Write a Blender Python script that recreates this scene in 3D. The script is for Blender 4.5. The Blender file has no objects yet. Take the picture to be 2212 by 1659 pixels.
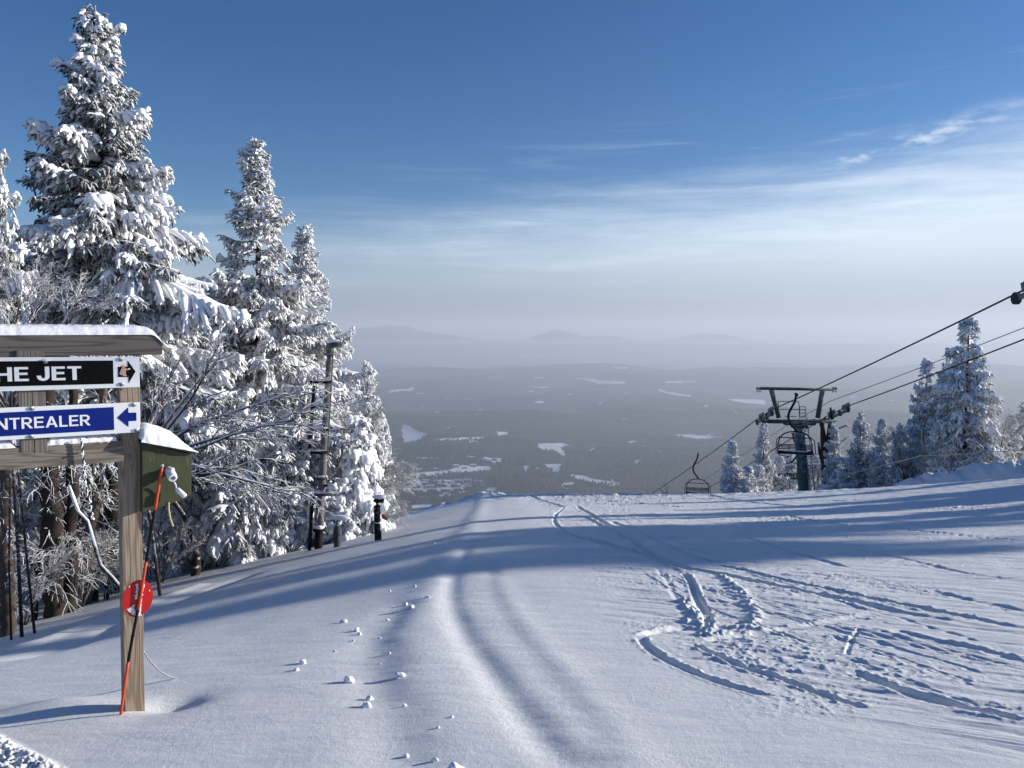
import bpy, bmesh, math, random
import numpy as np
from mathutils import Vector, Matrix
sc = bpy.context.scene
COL = sc.collection
R = math.radians
# ------------------------------------------------------------------ camera
F, CX, CY = 1662.0, 1106.0, 829.5
TH = math.atan(117.5 / F)
def ray(px, py):
    a = (px - CX) / F; b = -(py - CY) / F
    return np.array([a, math.cos(TH) + b * math.sin(TH), -math.sin(TH) + b * math.cos(TH)])
def at(px, py, Y):
    d = ray(px, py); return d * (Y / d[1])
def proj(P):
    P = np.asarray(P, float)
    dep = P[..., 1] * math.cos(TH) - P[..., 2] * math.sin(TH)
    up = P[..., 1] * math.sin(TH) + P[..., 2] * math.cos(TH)
    return CX + F * P[..., 0] / dep, CY - F * up / dep
cam = bpy.data.cameras.new('camera'); camo = bpy.data.objects.new('camera', cam); COL.objects.link(camo)
cam.sensor_width = 36.0; cam.lens = 36.0 * F / 2212.0
cam.clip_start = 0.05; cam.clip_end = 90000
camo.rotation_euler = (math.pi / 2 - TH, 0, 0)
sc.camera = camo

# ------------------------------------------------------------------ noise
_rs = np.random.RandomState(7)
_perm = np.concatenate([_rs.permutation(256)] * 2)
_g = np.stack([np.cos(np.linspace(0, 2*np.pi, 256, endpoint=False)), np.sin(np.linspace(0, 2*np.pi, 256, endpoint=False))], 1)
def noise(x, y):
    x = np.asarray(x, float); y = np.asarray(y, float)
    xi = np.floor(x).astype(int); yi = np.floor(y).astype(int)
    xf = x - xi; yf = y - yi; xi &= 255; yi &= 255
    u = xf*xf*xf*(xf*(xf*6-15)+10); v = yf*yf*yf*(yf*(yf*6-15)+10)
    def gr(i, j, dx, dy):
        g = _g[_perm[_perm[i & 255] + (j & 255)]]
        return g[..., 0]*dx + g[..., 1]*dy
    a = gr(xi, yi, xf, yf); b = gr(xi+1, yi, xf-1, yf); c = gr(xi, yi+1, xf, yf-1); d = gr(xi+1, yi+1, xf-1, yf-1)
    return ((a + u*(b-a)) + v*((c + u*(d-c)) - (a + u*(b-a)))) * 1.5
def fbm(x, y, o=4, g=.5):
    s = 0; a = 1
    for i in range(o):
        s = s + a * noise(x * 2**i + 13.7*i, y * 2**i - 7.1*i); a *= g
    return s
def sstep(a, b, x):
    t = np.clip((x - a) / (b - a), 0, 1); return t*t*(3-2*t)
def softp(x, w):
    return w * np.logaddexp(0, np.clip(x / w, -50, 500))

# ------------------------------------------------------------------ ground shape
def H(x, y):
    x = np.asarray(x, float); y = np.asarray(y, float)
    ye = 2.2 + softp(y - 2.2, .5)
    z = -1.2 - .18 * ye
    k = .05 + .15 * sstep(3, 10, y)
    z = z - k * softp(-(x + .6), .5) * 1.0
    xs = np.interp(y, [0, 8, 12, 18, 22, 26, 30, 42, 60, 200], [-45, -30, -22, -17, -12, -8, -6, -4.8, -4.5, -4.5])
    z = z - .34 * softp(xs - x, .7)
    z = z + .0040 * np.clip(x - 4, 0, 24)**2
    yc = 38 - .5 * np.clip(x - 6, 0, 20)
    z = z - .42 * softp(y - yc, 1.6)
    return z
def ground(px, py):
    d = ray(px, py)
    ys = np.concatenate([np.linspace(1.2, 20, 1500), np.linspace(20, 70, 1200)])
    p = d[None] * (ys / d[1])[:, None]
    h = H(p[:, 0], p[:, 1]); i = np.argmax(p[:, 2] < h)
    if i == 0: i = len(ys) - 1
    return p[i]
def gp(x, y): return np.array([x, y, float(H(x, y))])

def c5(l): return [(548.6 + .3968*a, 1014.9 + .3968*b) for a, b in l]
def c6(l): return [(1316.7 + .4048*a, 1014.9 + .4048*b) for a, b in l]
def topath(l):
    g = [ground(*p)[:2] for p in l]
    out = []
    for i in range(len(g) - 1):
        out += [g[i] + (g[i+1] - g[i]) * t for t in np.linspace(0, 1, 4, endpoint=False)]
    out.append(g[-1]); out = np.array(out)
    for _ in range(3):
        q = out.copy(); q[1:-1] = (out[:-2] + 2*out[1:-1] + out[2:]) / 4; out = q
    return out
def dist_path(x, y, path, reach):
    """signed distance to a polyline (positive to its right), inf where far; also the parameter along it"""
    n = len(x); D = np.full(n, 1e9); S = np.zeros(n); T = np.zeros(n)
    lo = path.min(0) - reach; hi = path.max(0) + reach
    idx = np.where((x > lo[0]) & (x < hi[0]) & (y > lo[1]) & (y < hi[1]))[0]
    if len(idx) == 0: return D, T, idx
    X = x[idx]; Y = y[idx]; best = np.full(len(idx), 1e9); sg = np.zeros(len(idx)); tt = np.zeros(len(idx)); L = 0
    for i in range(len(path) - 1):
        a = path[i]; b = path[i+1]; ab = b - a; l = np.hypot(*ab) + 1e-9
        t = np.clip(((X-a[0])*ab[0] + (Y-a[1])*ab[1]) / l**2, 0, 1)
        dx = X - a[0] - t*ab[0]; dy = Y - a[1] - t*ab[1]; d = np.hypot(dx, dy)
        m = d < best; best[m] = d[m]; sg[m] = np.sign(ab[1]*(X[m]-a[0]) - ab[0]*(Y[m]-a[1])); tt[m] = (L + t[m]*l)
        L += l
    tt /= L
    return best * np.where(sg == 0, 1, sg), tt, idx

soft_lines = [  # polyline px, height, sigma
    ([(1030,1700),(960,1560),(925,1470),(893,1370),(912,1290),(962,1215),(1010,1150),(1040,1100),(1046,1064)], .030, .19),
    ([(1262,1700),(1160,1590),(1080,1480),(995,1370),(968,1290),(982,1230),(1020,1160)], -.024, .075),
    ([(1340,1640),(1280,1560),(1170,1440),(1095,1340),(1060,1270),(1060,1220)], -.012, .075),
    ([(1420,1700),(1280,1540),(1170,1410),(1090,1310),(1060,1240)], .014, .10),
    ([(880,1700),(850,1560),(800,1450),(812,1370),(880,1300)], -.02, .13),
    ([(0,1430),(120,1400),(250,1345),(330,1315),(440,1275),(560,1235)], -.05, .16),
    ([(0,1412),(120,1378),(250,1330),(340,1296),(450,1260)], .06, .14),
]
grooves = [ # polyline, depth, half width, edge lump
    (c6([(-180,190),(0,300),(100,365),(200,435),(330,500),(430,530),(600,560),(800,600),(1000,645),(1300,700),(1500,750),(1800,805),(2250,895)]), .075, .07, .03),
    (c6([(-300,330),(0,392),(150,440),(300,490),(430,522)]), .05, .05, .015),
    (c6([(0,272),(100,305),(250,378),(400,445),(550,485),(680,510)]), .06, .06, .02),
    (c6([(560,500),(800,560),(1000,605),(1250,655),(1500,710),(1800,770),(2250,852)]), .05, .05, .035),
    (c6([(390,545),(440,600),(460,680),(515,760),(528,820),(505,878)]), .045, .04, .03),
    (c6([(160,885),(200,950),(300,1010),(450,1080),(650,1150),(900,1215)]), .035, .04, .02),
    (c6([(160,885),(300,845),(440,830)]), .03, .05, .02),
    (c6([(420,925),(550,980),(700,1050),(850,1095),(1000,1140),(1150,1200),(1400,1280)]), .04, .03, .03),
    (c6([(460,918),(700,888),(1000,845),(1300,793),(1460,768)]), .03, .06, .02),
    (c6([(1265,985),(1300,880),(1345,850)]), .025, .018, .006),
    (c6([(1280,1075),(1450,1130),(1600,1190),(1750,1230),(2000,1290),(2250,1345)]), .06, .05, .02),
    (c6([(620,325),(800,388),(1000,448),(1150,490),(1320,535)]), .04, .07, .0),
    (c6([(-100,230),(120,262),(400,262),(700,300)]), .03, .05, .01),
    (c6([(930,240),(1150,290),(1500,310),(1800,345),(2100,370),(2250,390)]), .05, .06, .04),
    (c6([(1300,420),(1600,480),(1900,560),(2250,600)]), .02, .06, .015),
    (c6([(1500,860),(1750,920),(2000,960),(2250,1040)]), .03, .06, .02),
    (c6([(1700,640),(1900,690),(2250,760)]), .02, .06, .015),
    (c5([(1500,140),(1560,165),(1690,205)]), .12, .09, .05),
    (c5([(1690,205),(1640,240),(1630,290),(1690,340),(1800,380),(2000,430),(2212,490)]), .04, .05, .02),
    (c5([(1790,250),(1900,310),(2050,380),(2212,480)]), .06, .06, .03),
    ([(1200,1080),(1350,1082),(1500,1076),(1700,1085),(1900,1078)], .10, .10, .05),
    ([(1380,1068),(1600,1090),(1800,1095),(2212,1100)], .07, .10, .05),
    ([(1450,1110),(1650,1118),(1900,1135),(2212,1140)], .05, .08, .04),
]
banks = [ # lumpy banks (raised)
    (c6([(600,570),(680,630),(740,700),(795,790),(765,830),(650,862),(520,885)]), .06, .06),
    (c6([(400,700),(430,740),(460,790),(425,810)]), .10, .06),
    (c6([(530,760),(520,840),(515,880)]), .06, .05),
    (c6([(300,560),(340,600),(370,640)]), .03, .04),
    (c6([(-250,120),(-100,135),(50,150),(200,125)]), .09, .12),
    (c6([(-200,165),(100,170),(400,200)]), .07, .10),
]
debris = [ # px centre (c6), radii px, strength
    (590,650,110,45,.9),(200,830,150,30,.7),(800,1010,230,90,.5),(1100,1220,330,80,.8),(1600,1085,160,25,.7),
    (1200,890,120,35,.8),(1250,320,250,50,.4),(650,780,120,60,.4),(1700,350,500,60,.4),(700,940,300,30,.5),(1060,720,120,60,.4),
    (1950,1000,260,60,.5),(0,145,300,35,.9),(1800,640,300,60,.35),(2050,1270,200,40,.7),(1000,270,200,20,.5),(1900,200,300,20,.6),(300,620,60,60,.3),(2100,470,200,50,.5)]
_rg = np.random.RandomState(12)
_base = np.array([(-180,190),(0,300),(200,435),(430,530),(800,600),(1300,700),(1800,805),(2250,895)], float)
for _k in range(20):
    _s = _rg.uniform(-330, 620); _a = _rg.uniform(.0, .8); _m = _rg.uniform(-.06, .10); _i0 = _rg.uniform(0, 1400); _i1 = _i0 + _rg.uniform(400, 1500)
    _xs = np.linspace(max(_i0, 60), min(_i1, 2250), 8); _ys = np.interp(_xs, _base[:, 0], _base[:, 1]) + _s*(.35 + .65*_xs/2250) + _m*(_xs-900) + _rg.uniform(-6, 6, 8)
    if _ys.min() < 110 or _ys.max() > 1560: continue
    _p = c6(list(zip(_xs, _ys))); grooves.append((_p, _rg.uniform(.008, .018), _rg.uniform(.015, .03), _rg.uniform(.0, .010)))
    if _rg.rand() < .5: grooves.append(([(q[0], q[1] + 5) for q in _p], _rg.uniform(.008, .014), .02, .003))
SOFT = [(topath(p), h, s) for p, h, s in soft_lines]
GRV = [(topath(p), d, w, e) for p, d, w, e in grooves]
BNK = [(topath(p), h, w) for p, h, w in banks]

def detail(x, y):
    """snow relief on top of H, for flat arrays"""
    z = np.zeros_like(x)
    r = np.hypot(x, y)
    z += .012 * noise(x*.45 + 3, y*.35) + .006 * noise(x*1.3, y*1.1 + 9) + .0035 * fbm(x*2.2 + 4, y*5.5, 3)
    px, py = proj(np.stack([x, y, H(x, y)], -1))
    front = (y > .5)
    for path, h, s in SOFT:
        D, T, idx = dist_path(x, y, path, s*4)
        if len(idx) == 0: continue
        wob = 1 + .22 * noise(x[idx]*2.2, y[idx]*2.2)
        z[idx] += h * wob * np.exp(-(D / s)**2 / 2) * sstep(0, .06, T) ** .5 * sstep(1, .93, T)
    # skied side: streaky
    skied = sstep(-.2, .8, x - np.interp(y, [2, 3.2, 4.5, 6, 9, 14, 40], [3.2, 1.6, .85, .6, .55, .5, .2])) * front
    ang = np.arctan2(y, x)
    u = x*.85 - y*.53; v = x*.53 + y*.85
    st = fbm(u*.9 + 5, v*7.0, 4, .62)
    z += skied * .0075 * st * np.clip(1 + .05*r, 1, 2.6)
    brk = sstep(.15, .8, noise(u*.35 + 40, v*.9 + 11))
    z += skied * brk * .009 * np.clip(fbm(x*11, y*11, 3, .6) + .1, 0, 2)
    n1 = fbm(x*17, y*17, 3, .6)
    for a, b, ra, rb, s in debris:
        cx, cy = c6([(a, b)])[0]
        m = np.exp(-(((px-cx)/(ra*.4048))**2 + ((py-cy)/(rb*.4048))**2) * .8) * front * (y < 40)
        sc_ = .008 if b > 300 else .035
        z += s * sc_ * m * np.clip(n1 + .25, 0, 1.6)
    # gouged flat channel
    gx = topath(c6([(270,500),(340,560),(400,650),(450,740),(480,800),(420,850),(300,870)]))
    D, T, idx = dist_path(x, y, gx, .6)
    if len(idx): z[idx] -= .012 * sstep(.16, .10, np.abs(D)) * sstep(0, .15, T)
    ln = noise(x*9, y*9); lf = noise(x*27, y*27)
    for path, d, w, e in GRV:
        w = w
        D, T, idx = dist_path(x, y, path, w*5)
        if len(idx) == 0: continue
        # wider when far so that it still shows as a real rut
        A = np.abs(D); fade = sstep(0, .08, T) * sstep(1, .9, T)
        z[idx] -= .42 * d * fade * sstep(w*1.0, w*.55, A) * (1 + .2*ln[idx])
        z[idx] += e * fade * np.exp(-((D + w*1.35) / (w*.45))**2) * np.clip(.5 + .6*ln[idx] + .6*lf[idx], 0, 1.6) * .55
        z[idx] += .22 * e * fade * np.exp(-((D - w*1.35) / (w*.45))**2) * np.clip(.6 + ln[idx] + .9*lf[idx], 0, 2)
    for path, h, w in BNK:
        D, T, idx = dist_path(x, y, path, w*4)
        if len(idx) == 0: continue
        z[idx] += .42 * h * np.exp(-(D/w)**2) * np.clip(.7 + .6*ln[idx] + .6*lf[idx], 0, 1.8)
    # crust in the bottom left corner
    m = sstep(1580, 1615, py - .52*px) * (px < 400) * front * (y < 8)
    z += m * (.03 + .02*fbm(x*26, y*26, 3, .6))
    # crest lumps by the windrow, far tracks
    m = np.exp(-((y-37)/3)**2) * sstep(4, -6, x)
    z += m * (.05 + .22*np.clip(fbm(x*1.7, y*1.7, 3), -.3, 1))
    m = np.exp(-((y-34)/5)**2) * (x > -1)
    z += m * .05 * fbm(x*2.2, y*1.2, 3)
    z += .26 * np.exp(-((x+1.42)/1.0)**2 - ((y-36.5)/3.0)**2)
    # snow banks on the right beyond the crest
    bank = np.zeros_like(x)
    for bx, by, tx, ty in ((2170, 1003, 3.0, 1.6), (2040, 1020, 1.7, 1.1), (2230, 998, 2.5, 1.6), (2092, 1012, .8, .8), (1990, 1036, 1.5, 1.0)):
        c = at(bx, by, 34.0); a = c[2] - float(H(c[0], c[1]))
        dd = ((x-c[0])/tx)**2 + ((y-c[1])/ty)**2
        bank = np.maximum(bank, a * np.exp(-dd*dd*.8) * (.93 + .07*fbm(x*1.6, y*1.6, 4)))
    z += bank
    # hollow and drift by the sign post
    b = ground(286, 1534)
    z -= .05 * np.exp(-(((x-b[0]-.16)/.16)**2 + ((y-b[1]-.12)/.16)**2))
    z += .045 * np.exp(-(((x-b[0]+.45)/.30)**2 + ((y-b[1]-.12)/.16)**2))
    return z
def Hd(x, y):
    a = np.atleast_1d(np.array(x, float)); b = np.atleast_1d(np.array(y, float))
    return float((H(a, b) + detail(a, b))[0])

# ------------------------------------------------------------------ mesh helpers
def mesh_quads(name, V, Fq, smooth=True, mats=(), midx=None):
    me = bpy.data.meshes.new(name)
    V = np.asarray(V, np.float32); Fq = np.asarray(Fq, np.int32)
    me.vertices.add(len(V)); me.vertices.foreach_set('co', V.ravel())
    me.loops.add(Fq.size); me.loops.foreach_set('vertex_index', Fq.ravel())
    me.polygons.add(len(Fq)); me.polygons.foreach_set('loop_start', np.arange(0, Fq.size, Fq.shape[1], dtype=np.int32))
    for m in mats: me.materials.append(m)
    if midx is not None: me.polygons.foreach_set('material_index', np.asarray(midx, np.int32))
    me.polygons.foreach_set('use_smooth', np.full(len(Fq), smooth))
    me.update(calc_edges=True); me.validate()
    return me
def link(name, data, parent=None):
    o = bpy.data.objects.new(name, data); COL.objects.link(o)
    if parent is not None: o.parent = parent
    return o
def tag(o, label=None, cat=None, group=None, kind=None):
    if label: o['label'] = label
    if cat: o['category'] = cat
    if group: o['group'] = group
    if kind: o['kind'] = kind
    return o
def thing(name, label, cat, loc=(0,0,0), rz=0, group=None):
    o = bpy.data.objects.new(name, None); COL.objects.link(o); o.empty_display_size = .2
    o.location = [float(v) for v in loc]; o.rotation_euler = (0, 0, rz)
    return tag(o, label, cat, group)
def tubes(P, Rr, S=5, cap=True):
    P = np.asarray(P, float); Rr = np.asarray(Rr, float)
    if P.ndim == 2: P = P[None]; 
    if Rr.ndim == 1: Rr = Rr[None]
    if Rr.ndim == 0: Rr = np.full(P.shape[:2], float(Rr))
    N, K, _ = P.shape
    Rr = np.broadcast_to(Rr, (N, K))
    T = np.gradient(P, axis=1); T /= (np.linalg.norm(T, axis=2, keepdims=True) + 1e-9)
    m = T.mean(1); ref = np.where((np.abs(m[:, 2:3]) > .85), np.array([[1., 0, 0]]), np.array([[0, 0, 1.]]))
    U = np.cross(T, ref[:, None, :]); U /= (np.linalg.norm(U, axis=2, keepdims=True) + 1e-9)
    W = np.cross(U, T)
    a = np.linspace(0, 2*np.pi, S, endpoint=False)
    V = P[:, :, None, :] + Rr[:, :, None, None] * (np.cos(a)[None, None, :, None]*U[:, :, None, :] + np.sin(a)[None, None, :, None]*W[:, :, None, :])
    i = np.arange(N)[:, None, None]; k = np.arange(K-1)[None, :, None]; s = np.arange(S)[None, None, :]
    b = i*K*S + k*S
    Fq = np.stack([b+s, b+(s+1) % S, b+S+(s+1) % S, b+S+s], -1).reshape(-1, 4)
    V = V.reshape(-1, 3)
    if cap and S % 2 == 0:
        caps = []
        for kk, flip in ((0, 1), (K-1, 0)):
            base = np.arange(N)*K*S + kk*S
            for q in range(1, S-1, 2):
                f = np.stack([base, base+q, base+q+1, base+(q+2) % S], -1)
                caps.append(f[:, ::-1] if flip else f)
        Fq = np.concatenate([Fq] + caps)
    return V, Fq
class MB:
    def __init__(s): s.V = []; s.F = []; s.n = 0
    def add(s, V, Fq):
        s.V.append(np.asarray(V, float)); s.F.append(np.asarray(Fq) + s.n); s.n += len(V); return s
    def tube(s, P, r, S=8, cap=True):
        P = np.asarray(P, float); V, Fq = tubes(P, r if np.ndim(r) else np.full(len(P), r), S, cap); return s.add(V, Fq)
    def box(s, c, d, M=None):
        v = np.array([[x, y, z] for x in (-.5, .5) for y in (-.5, .5) for z in (-.5, .5)]) * np.array(d)
        if M is not None: v = v @ np.array(M).T
        return s.add(v + np.array(c), [[0,1,3,2],[4,6,7,5],[0,4,5,1],[2,3,7,6],[0,2,6,4],[1,5,7,3]])
    def bar(s, a, b, w, h, up=(0,0,1)):
        a = np.array(a, float); b = np.array(b, float); t = b-a; L = np.linalg.norm(t); t /= L
        u = np.cross(t, up); u /= np.linalg.norm(u)+1e-9; v = np.cross(u, t)
        return s.box((a+b)/2, (L, w, h), np.stack([t, u, v], 1))
    def blob(s, c, r, seed=0, n=10, amp=.2, flat=1):
        rr = np.random.RandomState(seed)
        th = np.linspace(0, 2*np.pi, n*2, endpoint=False); ph = np.linspace(.001, np.pi-.001, n)
        PH, THh = np.meshgrid(ph, th, indexing='ij')
        d = np.stack([np.sin(PH)*np.cos(THh), np.sin(PH)*np.sin(THh), np.cos(PH)], -1)
        k = rr.randn(5, 3) * 2.2; f = rr.rand(5)*6
        rad = 1 + amp * sum(np.sin(d @ k[i] + f[i]) for i in range(5)) / 3
        V = d * rad[..., None] * np.array(r if np.ndim(r) else (r, r, r*flat)) + np.array(c)
        m = n*2; i, j = np.meshgrid(np.arange(n-1), np.arange(m), indexing='ij')
        Fq = np.stack([i*m+j, (i+1)*m+j, (i+1)*m+(j+1) % m, i*m+(j+1) % m], -1).reshape(-1, 4)
        return s.add(V.reshape(-1, 3), Fq)
    def mesh(s, name, mat, off=(0,0,0), smooth=True):
        V = np.concatenate(s.V) - np.array(off, float)
        return mesh_quads(name, V, np.concatenate(s.F), smooth, [mat] if mat else [])
    def build(s, name, mat, parent=None, off=None, smooth=True):
        if off is None: off = rootloc(parent) if parent is not None else (0,0,0)
        return link(name, s.mesh(name, mat, off, smooth), parent)
def rootloc(o):
    while o.parent is not None: o = o.parent
    return tuple(o.location)
def prism(name, poly, y0, y1, mat, parent, bev=0.0, seg=2):
    """poly in (x,z), from y0 (front) to y1, local coordinates"""
    bm = bmesh.new(); a = [bm.verts.new((p[0], y0, p[1])) for p in poly]; b = [bm.verts.new((p[0], y1, p[1])) for p in poly]
    n = len(poly); bm.faces.new(a); bm.faces.new(b[::-1])
    for i in range(n): bm.faces.new((a[i], b[i], b[(i+1) % n], a[(i+1) % n]))
    bmesh.ops.recalc_face_normals(bm, faces=bm.faces)
    if bev: bmesh.ops.bevel(bm, geom=list(bm.edges), offset=bev, segments=seg, affect='EDGES', profile=.6)
    me = bpy.data.meshes.new(name); bm.to_mesh(me); bm.free(); me.materials.append(mat)
    return link(name, me, parent)

# ------------------------------------------------------------------ materials
class N:
    def __init__(s, name):
        s.m = bpy.data.materials.new(name); s.m.use_nodes = True; s.t = s.m.node_tree; s.t.nodes.clear()
        s.out = s.t.nodes.new('ShaderNodeOutputMaterial')
        s.b = s.t.nodes.new('ShaderNodeBsdfPrincipled'); s.t.links.new(s.b.outputs[0], s.out.inputs[0])
        s.tc = s.t.nodes.new('ShaderNodeTexCoord')
    def n(s, ty, **k):
        x = s.t.nodes.new(ty)
        for a, v in k.items():
            if a.startswith('i_'):
                key = a[2:]; key = int(key) if key.isdigit() else key.replace('_', ' ')
                x.inputs[key].default_value = v
            else: setattr(x, a, v)
        return x
    def l(s, a, b): s.t.links.new(a, b)
    def coord(s, scale=(1,1,1), kind='Object'):
        mp = s.n('ShaderNodeMapping'); mp.inputs['Scale'].default_value = scale; s.l(s.tc.outputs[kind], mp.inputs[0]); return mp.outputs[0]
    def noise(s, sc_, scale=(1,1,1), det=4, rough=.6, kind='Object'):
        x = s.n('ShaderNodeTexNoise'); x.inputs['Scale'].default_value = sc_; x.inputs['Detail'].default_value = det; x.inputs['Roughness'].default_value = rough
        s.l(s.coord(scale, kind), x.inputs[0]); return x.outputs[0]
    def ramp(s, f, pts):
        x = s.n('ShaderNodeValToRGB'); e = x.color_ramp.elements
        while len(e) < len(pts): e.new(.5)
        for i, (p, c) in enumerate(pts):
            e[i].position = p; e[i].color = (*c, 1) if np.ndim(c) else (c, c, c, 1)
        s.l(f, x.inputs[0]); return x.outputs[0]
    def mix(s, f, a, b):
        x = s.n('ShaderNodeMix'); x.data_type = 'RGBA'
        for v, i in ((f, 0), (a, 6), (b, 7)):
            if hasattr(v, 'links'): s.l(v, x.inputs[i])
            else: x.inputs[i].default_value = (*v, 1) if np.ndim(v) else v
        return x.outputs[2]
    def math(s, op, a, b=0.0, c=0.0, clamp=False):
        x = s.n('ShaderNodeMath'); x.operation = op; x.use_clamp = clamp
        for i, v in enumerate((a, b, c)):
            if hasattr(v, 'links'): s.l(v, x.inputs[i])
            else: x.inputs[i].default_value = v
        return x.outputs[0]
    def nz(s):
        g = s.n('ShaderNodeNewGeometry'); x = s.n('ShaderNodeSeparateXYZ'); s.l(g.outputs['Normal'], x.inputs[0]); return x.outputs[2]
    def set(s, color=None, rough=.6, spec=.3, metal=0.0, bump=None, bs=.3, bd=.02):
        if color is not None:
            if hasattr(color, 'links'): s.l(color, s.b.inputs['Base Color'])
            else: s.b.inputs['Base Color'].default_value = (*color, 1)
        if hasattr(rough, 'links'): s.l(rough, s.b.inputs['Roughness'])
        else: s.b.inputs['Roughness'].default_value = rough
        s.b.inputs['Specular IOR Level'].default_value = spec; s.b.inputs['Metallic'].default_value = metal
        if bump is not None:
            b = s.n('ShaderNodeBump'); b.inputs['Strength'].default_value = bs; b.inputs['Distance'].default_value = bd
            s.l(bump, b.inputs['Height']); s.l(b.outputs[0], s.b.inputs['Normal'])
        return s.m
M = {}
n = N('slope_snow')
g1 = n.noise(160, det=3, rough=.75); g2 = n.noise(28, det=4, rough=.6)
hgt = n.math('ADD', n.math('MULTIPLY', g1, .55), n.math('MULTIPLY', g2, .65))
M['slope'] = n.set(n.mix(n.noise(1.3, det=4), (.79,.79,.79), (.84,.84,.835)), .75, .25, bump=hgt, bs=.75, bd=.012)
n = N('loose_snow'); M['snow'] = n.set((.90,.91,.93), .8, .2, bump=n.noise(45, det=4), bs=.4, bd=.01)
n = N('tree_snow'); M['tsnow'] = n.set((.93,.93,.94), .85, .1)
def frost_mat(name, dark, dark2, lo, hi, rime=(.84,.84,.85), sc_=9):
    n = N(name); f = n.math('ADD', n.nz(), n.math('MULTIPLY', n.math('SUBTRACT', n.noise(sc_, det=3), .5), 1.6))
    mr = n.n('ShaderNodeMapRange'); mr.inputs[1].default_value = lo; mr.inputs[2].default_value = hi; n.l(f, mr.inputs[0])
    d = n.mix(n.noise(sc_*1.7, det=2), dark, dark2)
    return n.set(n.mix(mr.outputs[0], d, rime), .85, .1)
M['needle'] = frost_mat('frosted_needles', (.022,.028,.019), (.060,.062,.048), -.42, .85, (.76,.77,.78))
M['needle_heavy'] = frost_mat('rimed_needles', (.035,.042,.036), (.09,.095,.085), -.9, .4, (.86,.86,.86))
M['bark'] = frost_mat('dark_bark', (.020,.016,.013), (.060,.048,.040), .35, 1.1, (.8,.8,.82), 14)
M['bough'] = frost_mat('frosted_bough', (.030,.022,.020), (.07,.055,.05), .05, .8, (.86,.87,.9), 12)
M['twig'] = frost_mat('rime_twig', (.08,.065,.06), (.2,.18,.17), -.35, .6, (.88,.88,.88), 18)
M['trunkpale'] = frost_mat('pale_bark', (.04,.032,.027), (.17,.13,.10), .5, 1.3, (.8,.8,.82), 22)
def wood(name, c1, c2, c3, axis, sc_=1.0, knots=()):
    n = N(name)
    s = {'x': (.55, 9, 9), 'z': (9, 9, .55)}[axis]
    s2 = {'x': (2, 120, 120), 'z': (120, 120, 2)}[axis]
    w = n.noise(1.6*sc_, s, det=2, rough=.4)
    ph = n.math('MULTIPLY', w, 62.0); kmask = 0.0
    for kx, kz, kr in knots:
        ds = n.n('ShaderNodeVectorMath', operation='DISTANCE'); cs = (1, 0, .45) if axis == 'z' else (.45, 0, 1)
        n.l(n.coord(cs), ds.inputs[0]); ds.inputs[1].default_value = (kx*cs[0], 0, kz*cs[2])
        e_ = n.math('POWER', 2.718, n.math('MULTIPLY', ds.outputs['Value'], -1.0/kr)); ph = n.math('ADD', ph, n.math('MULTIPLY', e_, 26.0)); kmask = n.math('ADD', n.math('POWER', e_, 3.0), kmask)
    rings = n.math('SINE', ph)
    rings = n.math('ADD', n.math('MULTIPLY', rings, .5), .5)
    fine = n.noise(1.0, s2, det=3, rough=.7)
    big = n.noise(2.2, det=3)
    a = n.mix(n.math('POWER', rings, 1.6), c1, c2)
    a = n.mix(n.math('MULTIPLY', fine, .55), a, c3)
    a = n.mix(n.math('MULTIPLY', big, .45), a, tuple(v*.75 for v in c1))
    if knots: a = n.mix(n.math('MULTIPLY', kmask, .9, clamp=True), a, tuple(v*.6 for v in c2))
    return n.set(a, .85, .15, bump=n.math('ADD', n.math('MULTIPLY', rings, -.4), fine), bs=.6, bd=.004)
M['wood_grey'] = wood('weathered_grey_wood', (.15,.132,.118), (.035,.030,.027), (.20,.18,.165), 'x', 1.0, [(-.10, 1.86, .012), (-.30, 1.85, .010)])
M['wood_rail'] = wood('weathered_rail_wood', (.24,.20,.165), (.065,.048,.038), (.28,.245,.21), 'x', 1.3)
M['wood_post'] = wood('treated_post_wood', (.33,.26,.19), (.125,.085,.055), (.40,.33,.26), 'z', 1.1, [(-.02, .60, .016), (.03, 1.35, .010)])
M['wood_dull'] = wood('weathered_hanger_wood', (.20,.175,.15), (.12,.10,.085), (.25,.22,.20), 'z', .8)
n = N('sign_white'); M['swhite'] = n.set(n.mix(n.noise(9, det=5), (.72,.74,.76), (.82,.83,.84)), .35, .5)
n = N('sign_black'); sp = n.ramp(n.noise(60, (1,1,.7), det=4, rough=.8), [(0,0.0),(.66,0.0),(.72,1.0)])
M['sblack'] = n.set(n.mix(sp, (.004,.004,.005), (.25,.25,.26)), .5, .08)
n = N('sign_blue'); M['sblue'] = n.set(n.mix(n.noise(5, det=4), (.004,.014,.155), (.006,.022,.20)), .5, .12)
n = N('green_painted_plywood')
st = n.noise(1.0, (60,60,4), det=4, rough=.7); chip = n.ramp(n.noise(1.0, (55,55,11), det=5, rough=.75), [(0,0.0),(.62,0.0),(.68,1.0)])
M['green'] = n.set(n.mix(n.math('MULTIPLY', chip, .5), n.mix(st, (.036,.042,.019), (.070,.077,.036)), (.22,.22,.16)), .7, .3, bump=st, bs=.3, bd=.003)
n = N('green_roof_edge'); M['green_dark'] = n.set((.05,.055,.035), .7, .3, bump=n.noise(40), bs=.3, bd=.002)
def plain(name, c, rough=.6, metal=0.0, spec=.4, var=.25, sc_=14, bs=.15):
    n = N(name); c2 = tuple(v*(1-var) for v in c)
    return n.set(n.mix(n.noise(sc_, det=4), c, c2), rough, spec, metal, bump=n.noise(sc_*4), bs=bs, bd=.002)
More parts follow.
